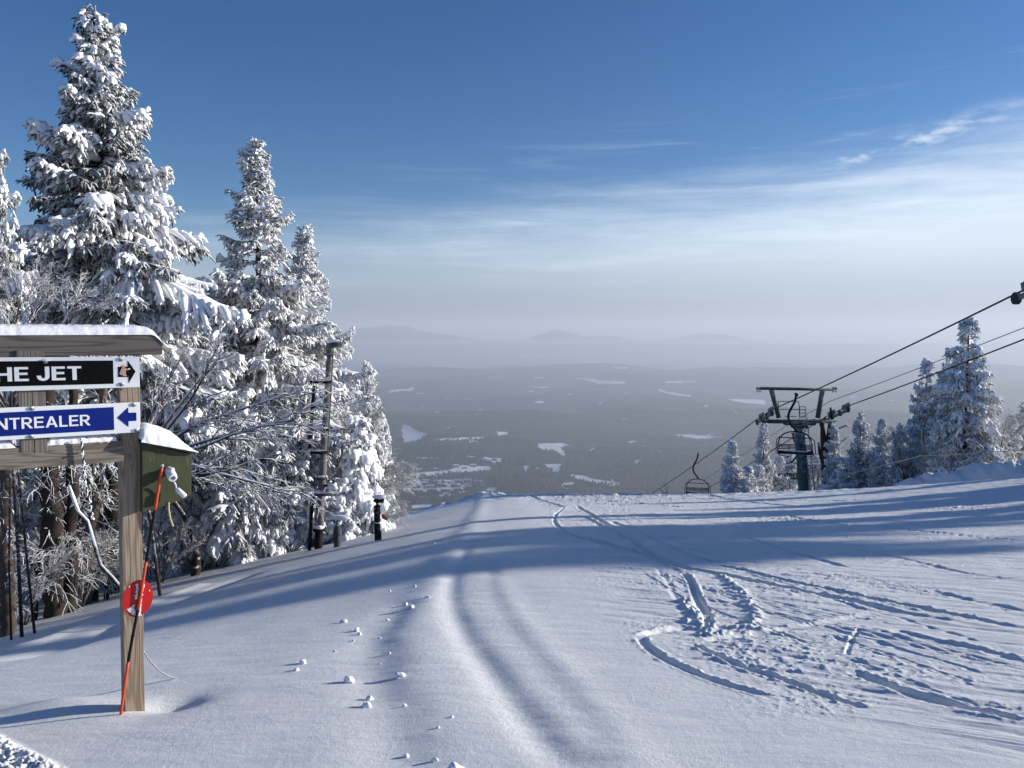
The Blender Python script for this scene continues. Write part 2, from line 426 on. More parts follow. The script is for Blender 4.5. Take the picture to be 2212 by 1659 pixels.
M['orange'] = plain('orange_bamboo', (.62,.075,.02), .5); M['black'] = plain('black_bamboo', (.010,.010,.012), .6, spec=.15)
M['red'] = plain('red_disc_plastic', (.50,.012,.010), .4, var=.15); M['frost'] = plain('hoar_frost', (.82,.83,.86), .9, bs=.8)
M['steel'] = plain('galvanised_bolt', (.30,.30,.30), .45, .7)
M['peach'] = plain('sticker_peach', (.62,.34,.20), .5, var=.1); M['sticker_grey'] = plain('sticker_grey', (.42,.36,.34), .5)
n = N('two_tone_rope'); wv = n.n('ShaderNodeTexWave'); wv.wave_type = 'BANDS'; wv.bands_direction = 'DIAGONAL'; wv.inputs['Scale'].default_value = 26
n.l(n.coord(), wv.inputs[0]); M['rope'] = n.set(n.ramp(wv.outputs[1], [(.35,(.02,.02,.02)),(.45,(.75,.76,.70))]), .9, .1)
M['rope_yellow'] = plain('yellow_rope', (.62,.55,.30), .9, sc_=60); M['fence_rope'] = plain('pale_fence_rope', (.55,.52,.36), .9)
M['pipe'] = frost_mat('aluminium_pipe', (.13,.125,.12), (.20,.19,.18), .6, 1.2, (.85,.86,.88), 8)
M['blackpipe'] = frost_mat('black_pipe', (.010,.010,.011), (.022,.02,.02), .75, 1.2, (.85,.86,.88), 8)
M['rustpipe'] = frost_mat('rusty_pipe', (.045,.016,.010), (.018,.013,.012), .8, 1.3, (.85,.86,.88), 12)
M['greypipe'] = frost_mat('grey_hydrant', (.055,.065,.07), (.09,.10,.105), .7, 1.2, (.85,.86,.88), 8)
M['tagorange'] = plain('orange_tag', (.65,.20,.03), .5)
M['liftgreen'] = frost_mat('lift_green_paint', (.045,.088,.080), (.07,.115,.105), .45, 1.2, (.62,.66,.70), 5)
M['liftolive'] = frost_mat('lift_olive_frosted', (.05,.07,.05), (.10,.12,.09), .2, 1.2, (.5,.55,.55), 9)
M['lifthandle'] = frost_mat('galvanised_rail', (.15,.17,.17), (.25,.27,.28), .4, 1.2, (.6,.62,.65), 9)
M['sheave'] = frost_mat('sheave_metal', (.016,.020,.024), (.06,.07,.075), .5, 1.2, (.5,.54,.58), 9)
M['chair'] = frost_mat('chair_dark_steel', (.009,.009,.014), (.016,.016,.022), .85, 1.5, (.6,.62,.66), 9)
M['cable'] = plain('steel_cable', (.020,.020,.024), .5, .3); M['cable_grey'] = plain('grey_cable', (.09,.095,.10), .6)
M['redpole'] = plain('red_fence_pole', (.35,.05,.04), .6)
M['roofsnow'] = plain('snowy_roof', (.85,.86,.88), .9, sc_=.1, bs=0)
M['brownwall'] = plain('dark_house_wall', (.07,.055,.05), .8, sc_=.3, bs=0); M['whitewall'] = plain('white_house_wall', (.6,.6,.58), .8, sc_=.3, bs=0)
M['hglass'] = plain('dark_window_glass', (.03,.035,.045), .2, sc_=.3, bs=0)

# ------------------------------------------------------------------ ski slope
def polar(angs, rads):
    A, Rd = np.meshgrid(angs, rads, indexing='ij')
    x = (Rd*np.sin(A)).ravel(); y = (Rd*np.cos(A)).ravel()
    na, nr = len(angs), len(rads)
    i, j = np.meshgrid(np.arange(na-1), np.arange(nr-1), indexing='ij')
    Fq = np.stack([i*nr+j, i*nr+j+1, (i+1)*nr+j+1, (i+1)*nr+j], -1).reshape(-1, 4)[:, ::-1]
    return x, y, Fq
angs = np.concatenate([np.linspace(-180, -42, 60, endpoint=False), np.linspace(-42, 42, 1350, endpoint=False), np.linspace(42, 180, 60)])
ra = [2.2]
while ra[-1] < 45: ra.append(ra[-1] + min(max(.0075, .5 * ra[-1]**2 / (1.2*769)), .11))
ra = [.02, .3, .8, 1.4, 1.9] + ra
while ra[-1] < 125: ra.append(ra[-1] * 1.035)
x, y, Fq = polar(np.radians(angs), np.array(ra))
z = H(x, y) + detail(x, y)
print('slope verts', len(x))
o = link('ski_slope', mesh_quads('ski_slope', np.stack([x, y, z], 1), Fq, True, [M['slope']])); o['kind'] = 'structure'

# ------------------------------------------------------------------ valley
ZV = -500.0
MT = [(300,706),(560,712),(700,711),(760,711),(800,708),(838,704),(880,709),(905,719),(1000,728),(1060,735),(1130,735),(1165,723),(1195,711),(1207,708),(1225,714),(1265,728),(1330,730),(1400,735),(1470,732),(1500,726),(1530,720),(1560,724),(1600,733),(1700,740),(2300,745)]
mx = np.array([at(a, b, 16000)[0] for a, b in MT]); mz = np.array([at(a, b, 16000)[2] for a, b in MT])
def valley(x, y):
    r = np.hypot(x, y)
    v = ZV + 62*fbm(x/1500+3, y/1800, 3) * sstep(1800, 3500, r) + 26*np.exp(-((x-900)/500)**2-((y-2900)/500)**2)
    v = v + 105 * np.exp(-((y-8600 - 500*noise(x/2500, 3))/650)**2) * (.65 + .6*noise(x/1900+.3, 1.7)) + 60*np.exp(-((y-6200)/500)**2)*(.5+.9*noise(x/1400, 6.2))
    zc = np.interp(x, mx, mz)
    ridge = np.exp(-((y-16000)/1500)**2)
    v = np.where(y > 11000, v + (zc + 500 + 10*noise(x/300, 2.2)) * ridge, v)
    v = v + 70 * np.exp(-((y-12500)/900)**2) * (.6 + .7*noise(x/2600, 9))
    h = -12 - .50*(r-38)*1.0 + 8*fbm(x/150, y/150, 3)*sstep(150, 600, r)
    h0 = H(x, y)
    h = h0 + (np.minimum(h, h0) - h0) * sstep(120, 260, r)
    return np.maximum(h, v) + 6*np.exp(-np.abs(h-v)/10)*sstep(150, 400, r)
angs = np.concatenate([np.linspace(-180, -44, 50, endpoint=False), np.linspace(-44, 44, 1000, endpoint=False), np.linspace(44, 180, 50)])
rads = np.concatenate([np.geomspace(124, 1900, 50, endpoint=False), 1/np.linspace(1/1900, 1/9500, 440, endpoint=False), np.linspace(9500, 19000, 90, endpoint=False), np.linspace(19000, 27000, 10)])
x, y, Fq = polar(np.radians(angs), rads); z = valley(x, y)
def c7(l): return [(658.3 + .4464*a, 658.3 + .4464*b) for a, b in l]
fields = [c7(l) for l in [
 [(472,578),(500,582),(530,600),(600,628),(560,650),(520,668),(485,668),(470,640)],
 [(622,655),(680,646),(740,648),(760,640),(800,644),(872,636),(860,648),(790,653),(700,658)],
 [(928,613),(990,617),(975,632),(935,637)],
 [(1122,674),(1180,668),(1250,670),(1295,680),(1240,694),(1256,712),(1272,738),(1235,728),(1205,708),(1140,700)],
 [(1775,632),(1850,626),(2025,637),(2015,650),(1900,657),(1830,642)],
 [(1155,771),(1248,770),(1232,806),(1182,806)],
 [(1272,820),(1340,825),(1400,842),(1520,857),(1530,880),(1480,870),(1400,862),(1330,848)],
 [(408,412),(530,404),(525,414),(430,420)],[(540,426),(600,428),(560,431)],
 [(1295,352),(1370,356),(1450,366),(1552,371),(1545,382),(1420,384),(1380,370)],
 [(1083,350),(1172,351),(1160,357)],[(1065,394),(1180,399),(1165,403)],[(1080,417),(1115,416),(1105,421)],
 [(1706,404),(1750,420),(1870,438),(1860,444),(1790,438),(1720,420)],
 [(2045,458),(2130,456),(2230,462),(2230,482),(2120,474)],
 [(505,818),(600,808),(700,800),(760,774),(900,782),(905,800),(800,808),(700,815),(560,832),(510,838)],
 [(865,738),(958,744),(950,760),(925,772),(885,764)],
 [(1060,780),(1085,775),(1078,800),(1065,812)],
 [(660,592),(722,596),(700,599)],[(1150,553),(1172,556),(1160,558)],[(1170,580),(1205,582),(1185,585)],[(1500,552),(1580,548),(1560,556)],
 [(1555,665),(1590,655),(1620,660),(1580,672)],[(1380,700),(1410,690),(1400,700),(1330,735),(1370,712)],
 [(520,970),(610,965),(620,978),(520,985)],[(740,600),(2,2),(2,2)],
 [(785,728),(825,735),(815,742),(790,738)],[(1240,868),(1300,870),(1290,895),(1250,890)],
 [(1740,372),(1900,370),(1895,376),(1750,378)],[(1490,300),(1600,306),(1500,308)],[(1265,357),(1285,360),(1270,362)],
 [(1120,785),(1135,788),(1128,800)],[(530,735),(650,742),(560,748)],
]]
def inpoly(px, py, poly):
    c = np.zeros(px.shape, bool); n_ = len(poly); j = n_-1
    for i in range(n_):
        xi, yi = poly[i]; xj, yj = poly[j]
        if yi != yj: c ^= ((yi > py) != (yj > py)) & (px < (xj-xi)*(py-yi)/(yj-yi)+xi)
        j = i
    return c
VIL = c7([(505,842),(640,846),(850,842),(870,862),(820,900),(700,925),(500,932)])
def fieldmask(x, y, z):
    px, py = proj(np.stack([x, y, z], -1)); px = px + 2.2*noise(x/60, y/60); py = py + 1.0*noise(x/70+9, y/90)
    m = np.zeros(x.shape); ok = (y > 1000)
    for f in fields:
        b = np.array(f); idx = np.where(ok & (px > b[:, 0].min()) & (px < b[:, 0].max()) & (py > b[:, 1].min()) & (py < b[:, 1].max()))[0]
        if len(idx): m[idx] = np.maximum(m[idx], inpoly(px[idx], py[idx], f))
    vil = (inpoly(px, py, VIL) & ok) * (noise(x/45, y/80) > -.1) 
    m = np.maximum(m, ok * (y < 7000) * sstep(.66, .72, noise(x/130 + 7, y/230 + 3)) * (noise(x/900, y/900) > -.1))
    return m, vil
fm, vm = fieldmask(x, y, z)
me = mesh_quads('valley', np.stack([x, y, z], 1), Fq, True, [])
at_ = me.attributes.new('field', 'FLOAT', 'POINT'); at_.data.foreach_set('value', np.maximum(fm, .75*vm).astype(np.float32))
n = N('valley_ground'); a = n.n('ShaderNodeAttribute', attribute_name='field')
forest = n.mix(n.noise(.004, det=8, rough=.75), (.025,.028,.031), (.062,.065,.068))
forest = n.mix(n.math('MULTIPLY', n.ramp(n.noise(.0012, (1,2.2,1), det=7, rough=.7), [(0,0.0),(.50,0.0),(.60,1.0)]), .55), forest, (.04,.045,.04))
forest = n.mix(n.math('MULTIPLY', n.noise(.05, det=3, rough=.8), .5), forest, (.09,.09,.09))
me.materials.append(n.set(n.mix(a.outputs['Fac'], forest, (.78,.79,.81)), .9, .1))
o = link('valley', me); o['kind'] = 'structure'

# woods of the valley, far too many to count
rng = np.random.RandomState(3)
def woods(nt, y0, y1, hs):
    u = rng.rand(nt); Y = np.sqrt(y0**2 + u*(y1**2-y0**2)); X = Y * rng.uniform(-.25, .52, nt)
    Z = valley(X, Y); f, v = fieldmask(X, Y, Z)
    cl = noise(X/120, Y/120)
    keep = (f < .5) & ((v < .5) | (rng.rand(nt) < .12)); X, Y, Z = X[keep], Y[keep], Z[keep]
    m = len(X); h = hs * rng.uniform(.55, 1.25, m); w = h * rng.uniform(.22, .42, m); con = rng.rand(m) < .3
    w = np.where(con, w*.6, w); h = np.where(con, h*1.2, h)
    S = 5; a = np.linspace(0, 2*np.pi, S, endpoint=False)[None] + rng.rand(m, 1)*6
    rings = []
    for fz, fr in ((0, .35), (.35, 1.0), (.7, .75), (1.0, .05)):
        frr = np.where(con, {0: 1., .35: .8, .7: .4, 1.: .03}[fz], fr)[:, None]
        rings.append(np.stack([X[:, None] + w[:, None]*frr*np.cos(a)*rng.uniform(.7, 1.3, (m, S)), Y[:, None] + w[:, None]*frr*np.sin(a), np.broadcast_to((Z + h*fz - 1)[:, None], (m, S))], -1))
    V = np.stack(rings, 1); K = 4
    i = np.arange(m)[:, None, None]; k = np.arange(K-1)[None, :, None]; s = np.arange(S)[None, None, :]
    b = i*K*S + k*S; Fq = np.stack([b+s, b+(s+1) % S, b+S+(s+1) % S, b+S+s], -1).reshape(-1, 4)
    return V.reshape(-1, 3), Fq
mb = MB()
mb.add(*woods(62000, 2150, 4600, 10))
n = N('bare_winter_wood'); M['wood_far'] = n.set(n.mix(n.ramp(n.noise(.0016, (1,1.6,1), det=8, rough=.75), [(.38,0.0),(.62,1.0)]), (.014,.018,.019), (.085,.086,.088)), .9, .1)
o = mb.build('forest', M['wood_far'], smooth=False); tag(o, 'hazy grey-brown woods covering the valley floor between the snowy fields', 'forest', kind='stuff')

# ------------------------------------------------------------------ houses
def vpoint(px, py):
    d = ray(px, py); ys = np.linspace(1700, 9000, 6000); p = d[None]*(ys/d[1])[:, None]
    i = np.argmax(p[:, 2] < valley(p[:, 0], p[:, 1])); return p[i]
def house(px, py, w, rz, label, group=None, wall='brownwall', hh=9, name='house', chim=False):
    p = vpoint(px, py); L = w / F * p[1]; D = L*.42; hh = min(hh, L*.35)
    t = thing(name, label, 'house', p, rz, group)
    mb = MB(); mb.box((0,0,hh*.5-1), (L, D, hh+2)); 
    me = mb.mesh('wall', M[wall]); link('wall', me, t)
    rb = bmesh.new(); rh = D*.42; e = .9
    q = [(-L/2-e,-D/2-e,hh-.4),(L/2+e,-D/2-e,hh-.4),(L/2+e,D/2+e,hh-.4),(-L/2-e,D/2+e,hh-.4),(-L/2-e,0,hh+rh),(L/2+e,0,hh+rh)]
    vs = [rb.verts.new(v) for v in q]
    for f in ((0,1,5,4),(2,3,4,5),(0,4,3),(1,2,5),(0,3,2,1)): rb.faces.new([vs[i] for i in f])
    rm = bpy.data.meshes.new('roof'); rb.to_mesh(rm); rb.free(); rm.materials.append(M['roofsnow']); link('roof', rm, t)
    for k in range(3):
        wb = MB(); wb.box((L*(-.3+.3*k), -D/2-.1, hh*.45), (L*.1, .3, hh*.35)); link('window', wb.mesh('window', M['hglass'], smooth=False), t)
    if chim:
        cb = MB(); cb.box((L*.2, 0, hh+rh+.5), (1.6, 1.6, 4)); link('chimney', cb.mesh('chimney', M['brownwall'], smooth=False), t)
    return t
ord_ = ['leftmost', 'second', 'third', 'fourth', 'fifth', 'sixth', 'seventh', 'eighth']
rows = [
 ('far row along the valley road', [(905,1017,10),(940,1015,9),(985,1009,12),(1003,1012,10),(1022,1008,12)]),
 ('row on the clearing above the village', [(893,1032,16),(915,1029,13),(937,1031,12)]),
 ('upper lodge row of the valley village', [(888,1046,22),(918,1047,14),(967,1044,14),(990,1042,15),(1010,1042,16),(1032,1044,15)]),
 ('middle row of the valley village', [(900,1053,16),(930,1054,15),(955,1051,18),(983,1052,18),(1012,1055,13)]),
 ('front row of the valley village', [(880,1063,18),(903,1064,20),(935,1062,17),(962,1062,20),(990,1061,18)]),
 ('cluster on the wooded knoll above the village', [(1046,996,10),(1056,999,13),(1068,995,12),(1074,1002,10)]),
]
rr = random.Random(5)
for nm, hs in rows:
    for k, (hx, hy, w) in enumerate(hs):
        w_ = 'leftmost' if k == 0 else ('rightmost' if k == len(hs)-1 else ord_[k]+' from left')
        house(hx, hy, w, rr.uniform(-.35, .35), f'snow-roofed house, {w_} in the {nm}', 'snow-roofed houses in the valley', chim=(w > 15))
house(1228, 1052, 22, .2, 'dark house with snowy roof alone in the woods just beyond the crest', None)
house(1188, 1015, 12, -.2, 'lone house at the foot of the small square snowy field', None)
ch = house(1322, 1052, 12, .3, 'white church with a small steeple just beyond the crest of the slope', None, 'whitewall', name='church'); ch['category'] = 'church'
mb = MB(); mb.box((0,0,9), (7,7,18)); mb.add(*tubes([[(0,0,18),(0,0,28)]], [[4.5,.2]], 4)); link('steeple', mb.mesh('steeple', M['whitewall'], smooth=False), ch)

# ------------------------------------------------------------------ spruces
def spruce_meshes(seed, Ht, prof, tr, nb, tsp, lsp, rad, heavy, droop, tl=.11, needle='needle', lean=(0,0), fork=None, zmin=.05, upturn=.12):
    rg = np.random.RandomState(seed)
    t = np.sort(rg.rand(nb))**.92; t = zmin + (.985-zmin)*t; z0 = t*Ht
    L = np.interp(t, prof[0], prof[1]) * np.clip(1 + .24*rg.randn(nb), .55, 1.5) * np.where((rg.rand(nb) < .05) & (t > .55), 1.4, 1)
    az = np.arange(nb)*2.4 + rg.uniform(-.5, .5, nb)
    sl = -.18 + 1.0*np.clip((t-.55)/.45, 0, 1)**1.5 + .12*rg.randn(nb)
    dr = droop * (1 - .75*t) * rg.uniform(.6, 1.4, nb)
    cv = .25*rg.randn(nb)
    hb = np.clip(np.where(rg.rand(nb) < .52, rg.uniform(.65, 1.3, nb), rg.uniform(0, .45, nb))*heavy*1.15, 0, 1.7)
    def baxis(i, s):
        a = az[i] + cv[i]*s
        r_ = L[i]*s
        return np.stack([r_*np.cos(a) + lean[0]*t[i], r_*np.sin(a) + lean[1]*t[i], z0[i] + sl[i]*L[i]*s - dr[i]*L[i]*s**1.7 + upturn*L[i]*s**4], -1)
    out = MB(); sn = MB(); bo = MB()
    ib = np.arange(nb)
    S7 = np.linspace(0, 1, 7)
    BP = np.stack([baxis(ib, np.full(nb, s)) for s in S7], 1)
    BR = np.clip(.012 + .014*L, .008, .05)[:, None] * np.linspace(1, .35, 7)[None]
    bo.add(*tubes(BP, BR, 4, False))
    # twigs
    cnt = np.maximum((L/tsp*2).astype(int), 3); i = np.repeat(ib, cnt); m = len(i)
    s = rg.uniform(.12, 1, m)**.85; side = np.where(rg.rand(m) < .5, -1, 1)
    p0 = baxis(i, s); p1 = baxis(i, np.minimum(s+.03, 1.05)); ax = p1-p0; ax /= np.linalg.norm(ax, axis=1, keepdims=True)+1e-9
    pr = np.cross(ax, [0,0,1.]); pr /= np.linalg.norm(pr, axis=1, keepdims=True)+1e-9
    an = rg.uniform(.25, 1.05, m)
    d = ax*np.cos(an)[:, None] + pr*(side*np.sin(an))[:, None]
    lt = (.42*L[i]*(1-s)**.8*np.minimum(1, s*2.5+.25) + tl*.9) * rg.uniform(.6, 1.25, m)
    tz = rg.uniform(-.1, .35, m) - .2; td = rg.uniform(.2, .75, m) * droop*1.3
    jit = rg.randn(m, 3)*.25*lt[:, None]
    def taxis(j, q):
        return p0[j] + d[j]*(lt[j]*q)[:, None] + jit[j]*(q**2)[:, None]*.4 + np.stack([0*q, 0*q, lt[j]*(tz[j]*q - td[j]*q**2)], -1)
    jt = np.arange(m); Q = np.linspace(0, 1, 5)
    TP = np.stack([taxis(jt, np.full(m, q)) for q in Q], 1)
    out.add(*tubes(TP, rad*rg.uniform(.8, 1.2, (m, 1))*np.array([[.6, .9, 1, .9, .4]]), 4, False))
    # twiglets
    c2 = np.maximum((lt/lsp*2).astype(int), 2); j = np.repeat(jt, c2); m2 = len(j)
    q = rg.uniform(.08, 1, m2); a0 = taxis(j, q); a1 = taxis(j, q+.05); ax2 = a1-a0; ax2 /= np.linalg.norm(ax2, axis=1, keepdims=True)+1e-9
    rnd = rg.randn(m2, 3); rnd[:, 2] = rnd[:, 2]*.5 - .45; rnd /= np.linalg.norm(rnd, axis=1, keepdims=True)
    dd = ax2*.75 + rnd*.85; dd /= np.linalg.norm(dd, axis=1, keepdims=True)
    ll = tl*rg.uniform(.5, 1.3, m2)
    e1 = a0 + dd*(ll*.55)[:, None]; e2 = a0 + dd*ll[:, None]; e2[:, 2] -= ll*.25
    out.add(*tubes(np.stack([a0, e1, e2], 1), rad*rg.uniform(.7, 1.15, (m2, 1))*np.array([[.8, 1, .35]]), 4, False))
    # snow riding on the twigs
    ht = hb[i] * np.clip(1.0 + .3*rg.randn(m), .3, 1.6); k = np.where(ht > .42)[0]
    SP = TP[k].copy(); rs_ = rad*(.7 + 1.75*ht[k])[:, None]*np.array([[.7, 1.1, 1.15, 1.0, .5]])*rg.uniform(.75, 1.25, (len(k), 5)); SP[:, :, 2] += rs_*.75
    sn.add(*tubes(SP, rs_, 6, False))
    h2 = ht[j]; k2 = np.where((h2 > .62) & (rg.rand(m2) < .7))[0]
    SP = np.stack([a0, e1, e2], 1)[k2]; rs_ = rad*(.6+.75*h2[k2])[:, None]*np.array([[1, 1.05, .5]])*rg.uniform(.8, 1.2, (len(k2), 3)); SP[:, :, 2] += rs_*.6
    sn.add(*tubes(SP, rs_, 5, False))
    kb = np.where(hb > .55)[0]
    if len(kb):
        SP = BP[kb].copy(); rs_ = (rad*2.6*hb[kb])[:, None]*np.array([[.5, .9, 1.1, 1.2, 1.1, .9, .5]])*rg.uniform(.7, 1.3, (len(kb), 7)); SP[:, :, 2] += rs_*.5
        sn.add(*tubes(SP, rs_, 8, False))
    # trunk
    zz = np.linspace(-.6, Ht, 12); tt = np.clip(zz/Ht, 0, 1)
    P = np.stack([lean[0]*tt, lean[1]*tt, zz], 1); trm = MB(); trm.tube(P, tr*np.linspace(1.15, .08, 12)*rg.uniform(.93, 1.07, 12), 10)
    tip = MB()
    v, f = tubes([[[lean[0], lean[1], Ht*.93], [lean[0], lean[1], Ht*.975], [lean[0]+.01, lean[1], Ht*.99]]], [[rad*2.6, rad*2.2, rad*1.2]], 6, False); sn.add(v, f)
    def jitter(mb, amp):
        V = np.concatenate(mb.V); V = V + rg.randn(*V.shape)*amp; mb.V = [V]; mb.F = [np.concatenate(mb.F)]; return mb
    jitter(out, rad*.16); jitter(sn, rad*.12)
    cr = out.mesh('crown', M[needle]); s_ = sn.mesh('snow_cover', M['tsnow']); b_ = bo.mesh('boughs', M['bough']); tk = trm.mesh('trunk', M['bark'])
    print('spruce', seed, len(cr.polygons), len(s_.polygons))
    return dict(crown=cr, snow_cover=s_, trunk=tk, boughs=b_, H=Ht)
def place_spruce(S, p, label, s=1.0, rz=0.0, group='snow-laden spruces at the edge of the slope', name='spruce_tree', sxy=None, cat='spruce'):
    t = thing(name, label, cat, p, rz, group); t.scale = (sxy or s, sxy or s, s)
    link('trunk', S['trunk'], t); c = link('crown', S['crown'], t); link('snow_cover', S['snow_cover'], c); link('bough_layer', S['boughs'], c)
    return t
def by_top(S, px, py, Y, label, rz=0.0, wide=1.0, **k):
    tp = at(px, py, Y); g = float(H(tp[0], Y)); h = tp[2]-g; s = h/S['H']
    return place_spruce(S, (tp[0], Y, g-.05), label, s, rz, sxy=s*wide, **k)

tp = at(205, 12, 13.0); g_ = float(H(tp[0], 13)); H1 = tp[2]-g_
S1 = spruce_meshes(11, H1, ([0,.2,.35,.5,.62,.73,.84,.90,.96,1], [1.7,1.9,1.75,1.5,1.22,.80,.44,.30,.17,.07]), .17, 380, .075, .062, .0175, .92, .42, tl=.095, zmin=.30)
tp = at(205, 12, 17.0); g_ = float(H(tp[0], 17)); place_spruce(S1, (tp[0], 17, g_), 'tallest snow-laden spruce, rising behind the wooden trail sign', (tp[2]-g_)/H1, 0)
tp = at(552, 306, 17.0); g_ = float(H(tp[0], 17)); H2 = tp[2]-g_
S2 = spruce_meshes(23, H2, ([0,.2,.35,.5,.66,.72,.85,.94,1], [1.5,1.8,1.85,1.65,1.0,.74,.42,.24,.07]), .15, 330, .08, .068, .0195, .62, .25, tl=.10, needle='needle_heavy', upturn=.2)
tp = at(552, 306, 21.5); g_ = float(H(tp[0], 21.5)); place_spruce(S2, (tp[0], 21.5, g_), 'second tallest frosted spruce left of the valley view', (tp[2]-g_)/H2, 0)
S3 = spruce_meshes(37, 8.0, ([0,.15,.35,.5,.7,.85,1], [1.7,1.75,1.45,1.2,.8,.42,.08]), .13, 230, .12, .11, .027, .7, .35, tl=.15, needle='needle_heavy')
S4 = spruce_meshes(41, 8.0, ([0,.12,.3,.5,.62,.75,.88,1], [2.0,2.1,1.5,.95,.85,.6,.38,.08]), .14, 230, .12, .11, .028, .5, .3, tl=.15, needle='needle_heavy', upturn=.2)
S5 = spruce_meshes(53, 4.0, ([0,.2,.45,.7,.88,1], [.62,.72,.60,.48,.34,.15]), .07, 130, .08, .08, .026, 1.5, 1.0, tl=.12, upturn=0)
S6 = spruce_meshes(61, 8.5, ([0,.2,.45,.7,.9,1], [2.0,2.0,1.7,1.2,.5,.1]), .15, 200, .12, .11, .030, 1.35, .75, tl=.16, zmin=.02)

by_top(S2, 655, 484, 24.5, 'frosted spruce whose pointed top shows just right of the second tallest spruce', 1.7, .9)
by_top(S1, -52, 120, 14.0, 'snow-laden spruce cut off by the left edge of the photo', 2.0, .50)
by_top(S3, 793, 776, 27.0, 'narrow frosted spruce, last tall tree before the valley view', .6, .62)
by_top(S5, 772, 898, 21.0, 'small spruce bowed under thick snow between the snow gun and the black hydrant', .3, 1.15)
by_top(S5, 738, 1030, 20.3, 'stubby snow-capped sapling at the right foot of the snow gun mast', 2.3, 1.4)
by_top(S6, 575, 690, 20.8, 'broad drooping spruce with heavy snow behind the green box', 1.0, .62)
by_top(S6, 455, 640, 21.0, 'bushy spruce with hanging snowy boughs between the sign and the drooping spruce', 2.9, .58)
by_top(S6, 520, 850, 19.6, 'low snow-plastered spruce in front of the drooping spruce behind the green box', 3.9, .95)
by_top(S6, 622, 930, 20.2, 'low snow-plastered spruce at the left foot of the snow gun mast', 1.9, 1.2)
by_top(S6, 400, 900, 20.5, 'low snowy spruce right behind the post and green box', 5.2, 1.1)
by_top(S6, 640, 720, 24.0, 'broad drooping spruce just left of the snow gun mast', 4.4, .75)
by_top(S6, 735, 850, 25.5, 'low bushy spruce right behind the snow gun mast', 5.0, .6)
by_top(S6, 830, 900, 30.0, 'low spruce at the foot of the narrow frosted spruce', 5.6, .45)
by_top(S6, 60, 520, 22.0, 'dim bushy spruce behind the left end of the sign', .4, .95)
by_top(S6, 330, 600, 24.0, 'dim spruce in the second row between the two tallest spruces', 3.3, 1.0)
by_top(S6, 180, 760, 26.0, 'shaded low spruce deep in the woods seen under the sign rail', 2.1, 1.3)
by_top(S6, -40, 700, 21.0, 'shaded low spruce at the left edge behind the sign', 1.1, 1.0)
by_top(S6, 480, 800, 26.0, 'shaded low spruce deep in the woods behind the green box', 5.9, 1.2)
for k, (X, Y, S_, h) in enumerate([(-13, 13, S6, 8), (-15.5, 17, S1, 11), (-18, 20, S6, 9), (-14, 9, S6, 7.5), (-20, 14, S1, 12), (-19, 25, S6, 9)]):
    place_spruce(S_, gp(X, Y), 'snow-laden spruce outside the left edge of the photo, %s from the slope' % (ord_[k] if k else 'nearest'), h/S_['H'], k*1.7, group='spruces outside the left edge')
# right side of the slope, beyond the crest
RT = [(1582,948,47,S3,.72,'small snow-covered spruce nearest the far lift chair'),
 (1618,1004,46,S3,1.1,'tiny spruce between the small leftmost spruce and the lift tower'),
 (1651,905,50,S4,.50,'thin-topped spruce just left of the lift tower'),
 (1683,984,51,S3,.85,'low spruce right behind the left side of the lift tower'),
 (1708,975,60,S4,.8,'dim spruce behind the lift tower column'),
 (1801,912,45,S3,.62,'snowy spruce just right of the lift tower beside the dead snag'),
 (1860,885,44,S4,.62,'candle-topped spruce second to the right of the lift tower'),
 (1906,900,43,S3,.6,'frosted spruce third to the right of the lift tower'),
 (1945,912,40,S4,.72,'broad low spruce left of the slim tall spruce'),
 (2003,772,41,S3,.66,'slim tall spruce second highest on the right side of the slope'),
 (2047,775,40,S4,.58,'thin-topped spruce squeezed between the slim tall spruce and the biggest one'),
 (2094,684,38,S3,.95,'biggest snow-covered spruce on the right side of the slope'),
 (2030,905,37,S4,.95,'low bushy spruce at the left foot of the biggest right-hand spruce'),
 (2215,868,42,S4,.9,'shaded spruce cut off by the right edge of the photo'),
 (2160,930,40,S3,1.2,'low spruce filling the gap right of the biggest right-hand spruce'),
 (1830,985,43,S3,1.3,'low bushy spruce between the snag and the candle-topped spruce'),
 (1900,980,41,S4,1.1,'low frosted spruce in front of the third spruce right of the lift tower'),
 (1768,978,52,S4,1.1,'low spruce in the gap between the lift tower ladder and the snag'),
 (1885,962,44,S3,1.2,'low dense spruce between the candle-topped spruce and the third one'),
 (1926,955,45,S3,1.1,'low spruce in the gap left of the broad low spruce'),
 (2066,880,39,S3,.8,'mid-height spruce leaning on the left side of the biggest right-hand spruce'),
 (2132,835,40,S4,.8,'mid-height spruce on the right shoulder of the biggest right-hand spruce'),
 (2185,900,41,S3,.9,'low spruce between the round-topped bare tree and the right edge'),
 (1600,1016,48,S3,1.3,'tiny spruce between the small leftmost spruce and its neighbour'),
 (1638,1000,49,S3,1.0,'low spruce at the left foot of the thin-topped spruce'),
 (1975,930,41.5,S3,1.0,'low spruce at the foot of the slim tall spruce'),
]
for k, (a, b, Y, S, w, lb) in enumerate(RT):
    by_top(S, a, b, Y, lb, 1.3*k, w, group='snow-covered spruces right of the slope')
S7 = spruce_meshes(71, 14.0, ([0,.6,.7,.85,.92,1], [1.0,1.3,1.3,.8,.5,.1]), .18, 130, .22, .22, .05, .6, .4, tl=.28, zmin=.62)  # unseen pair added for its shadow, crown kept high so only mid slope darkens
for k, (X, Y, s_) in enumerate([(40,20.6,.84),(43,24.2,.90)]):
    place_spruce(S7, gp(X, Y), 'tall unseen bare-stemmed spruce added to shade the mid slope, far outside the right edge, %s of a pair' % ('nearer','farther')[k], s_, k*1.3, group='spruces outside the right edge')
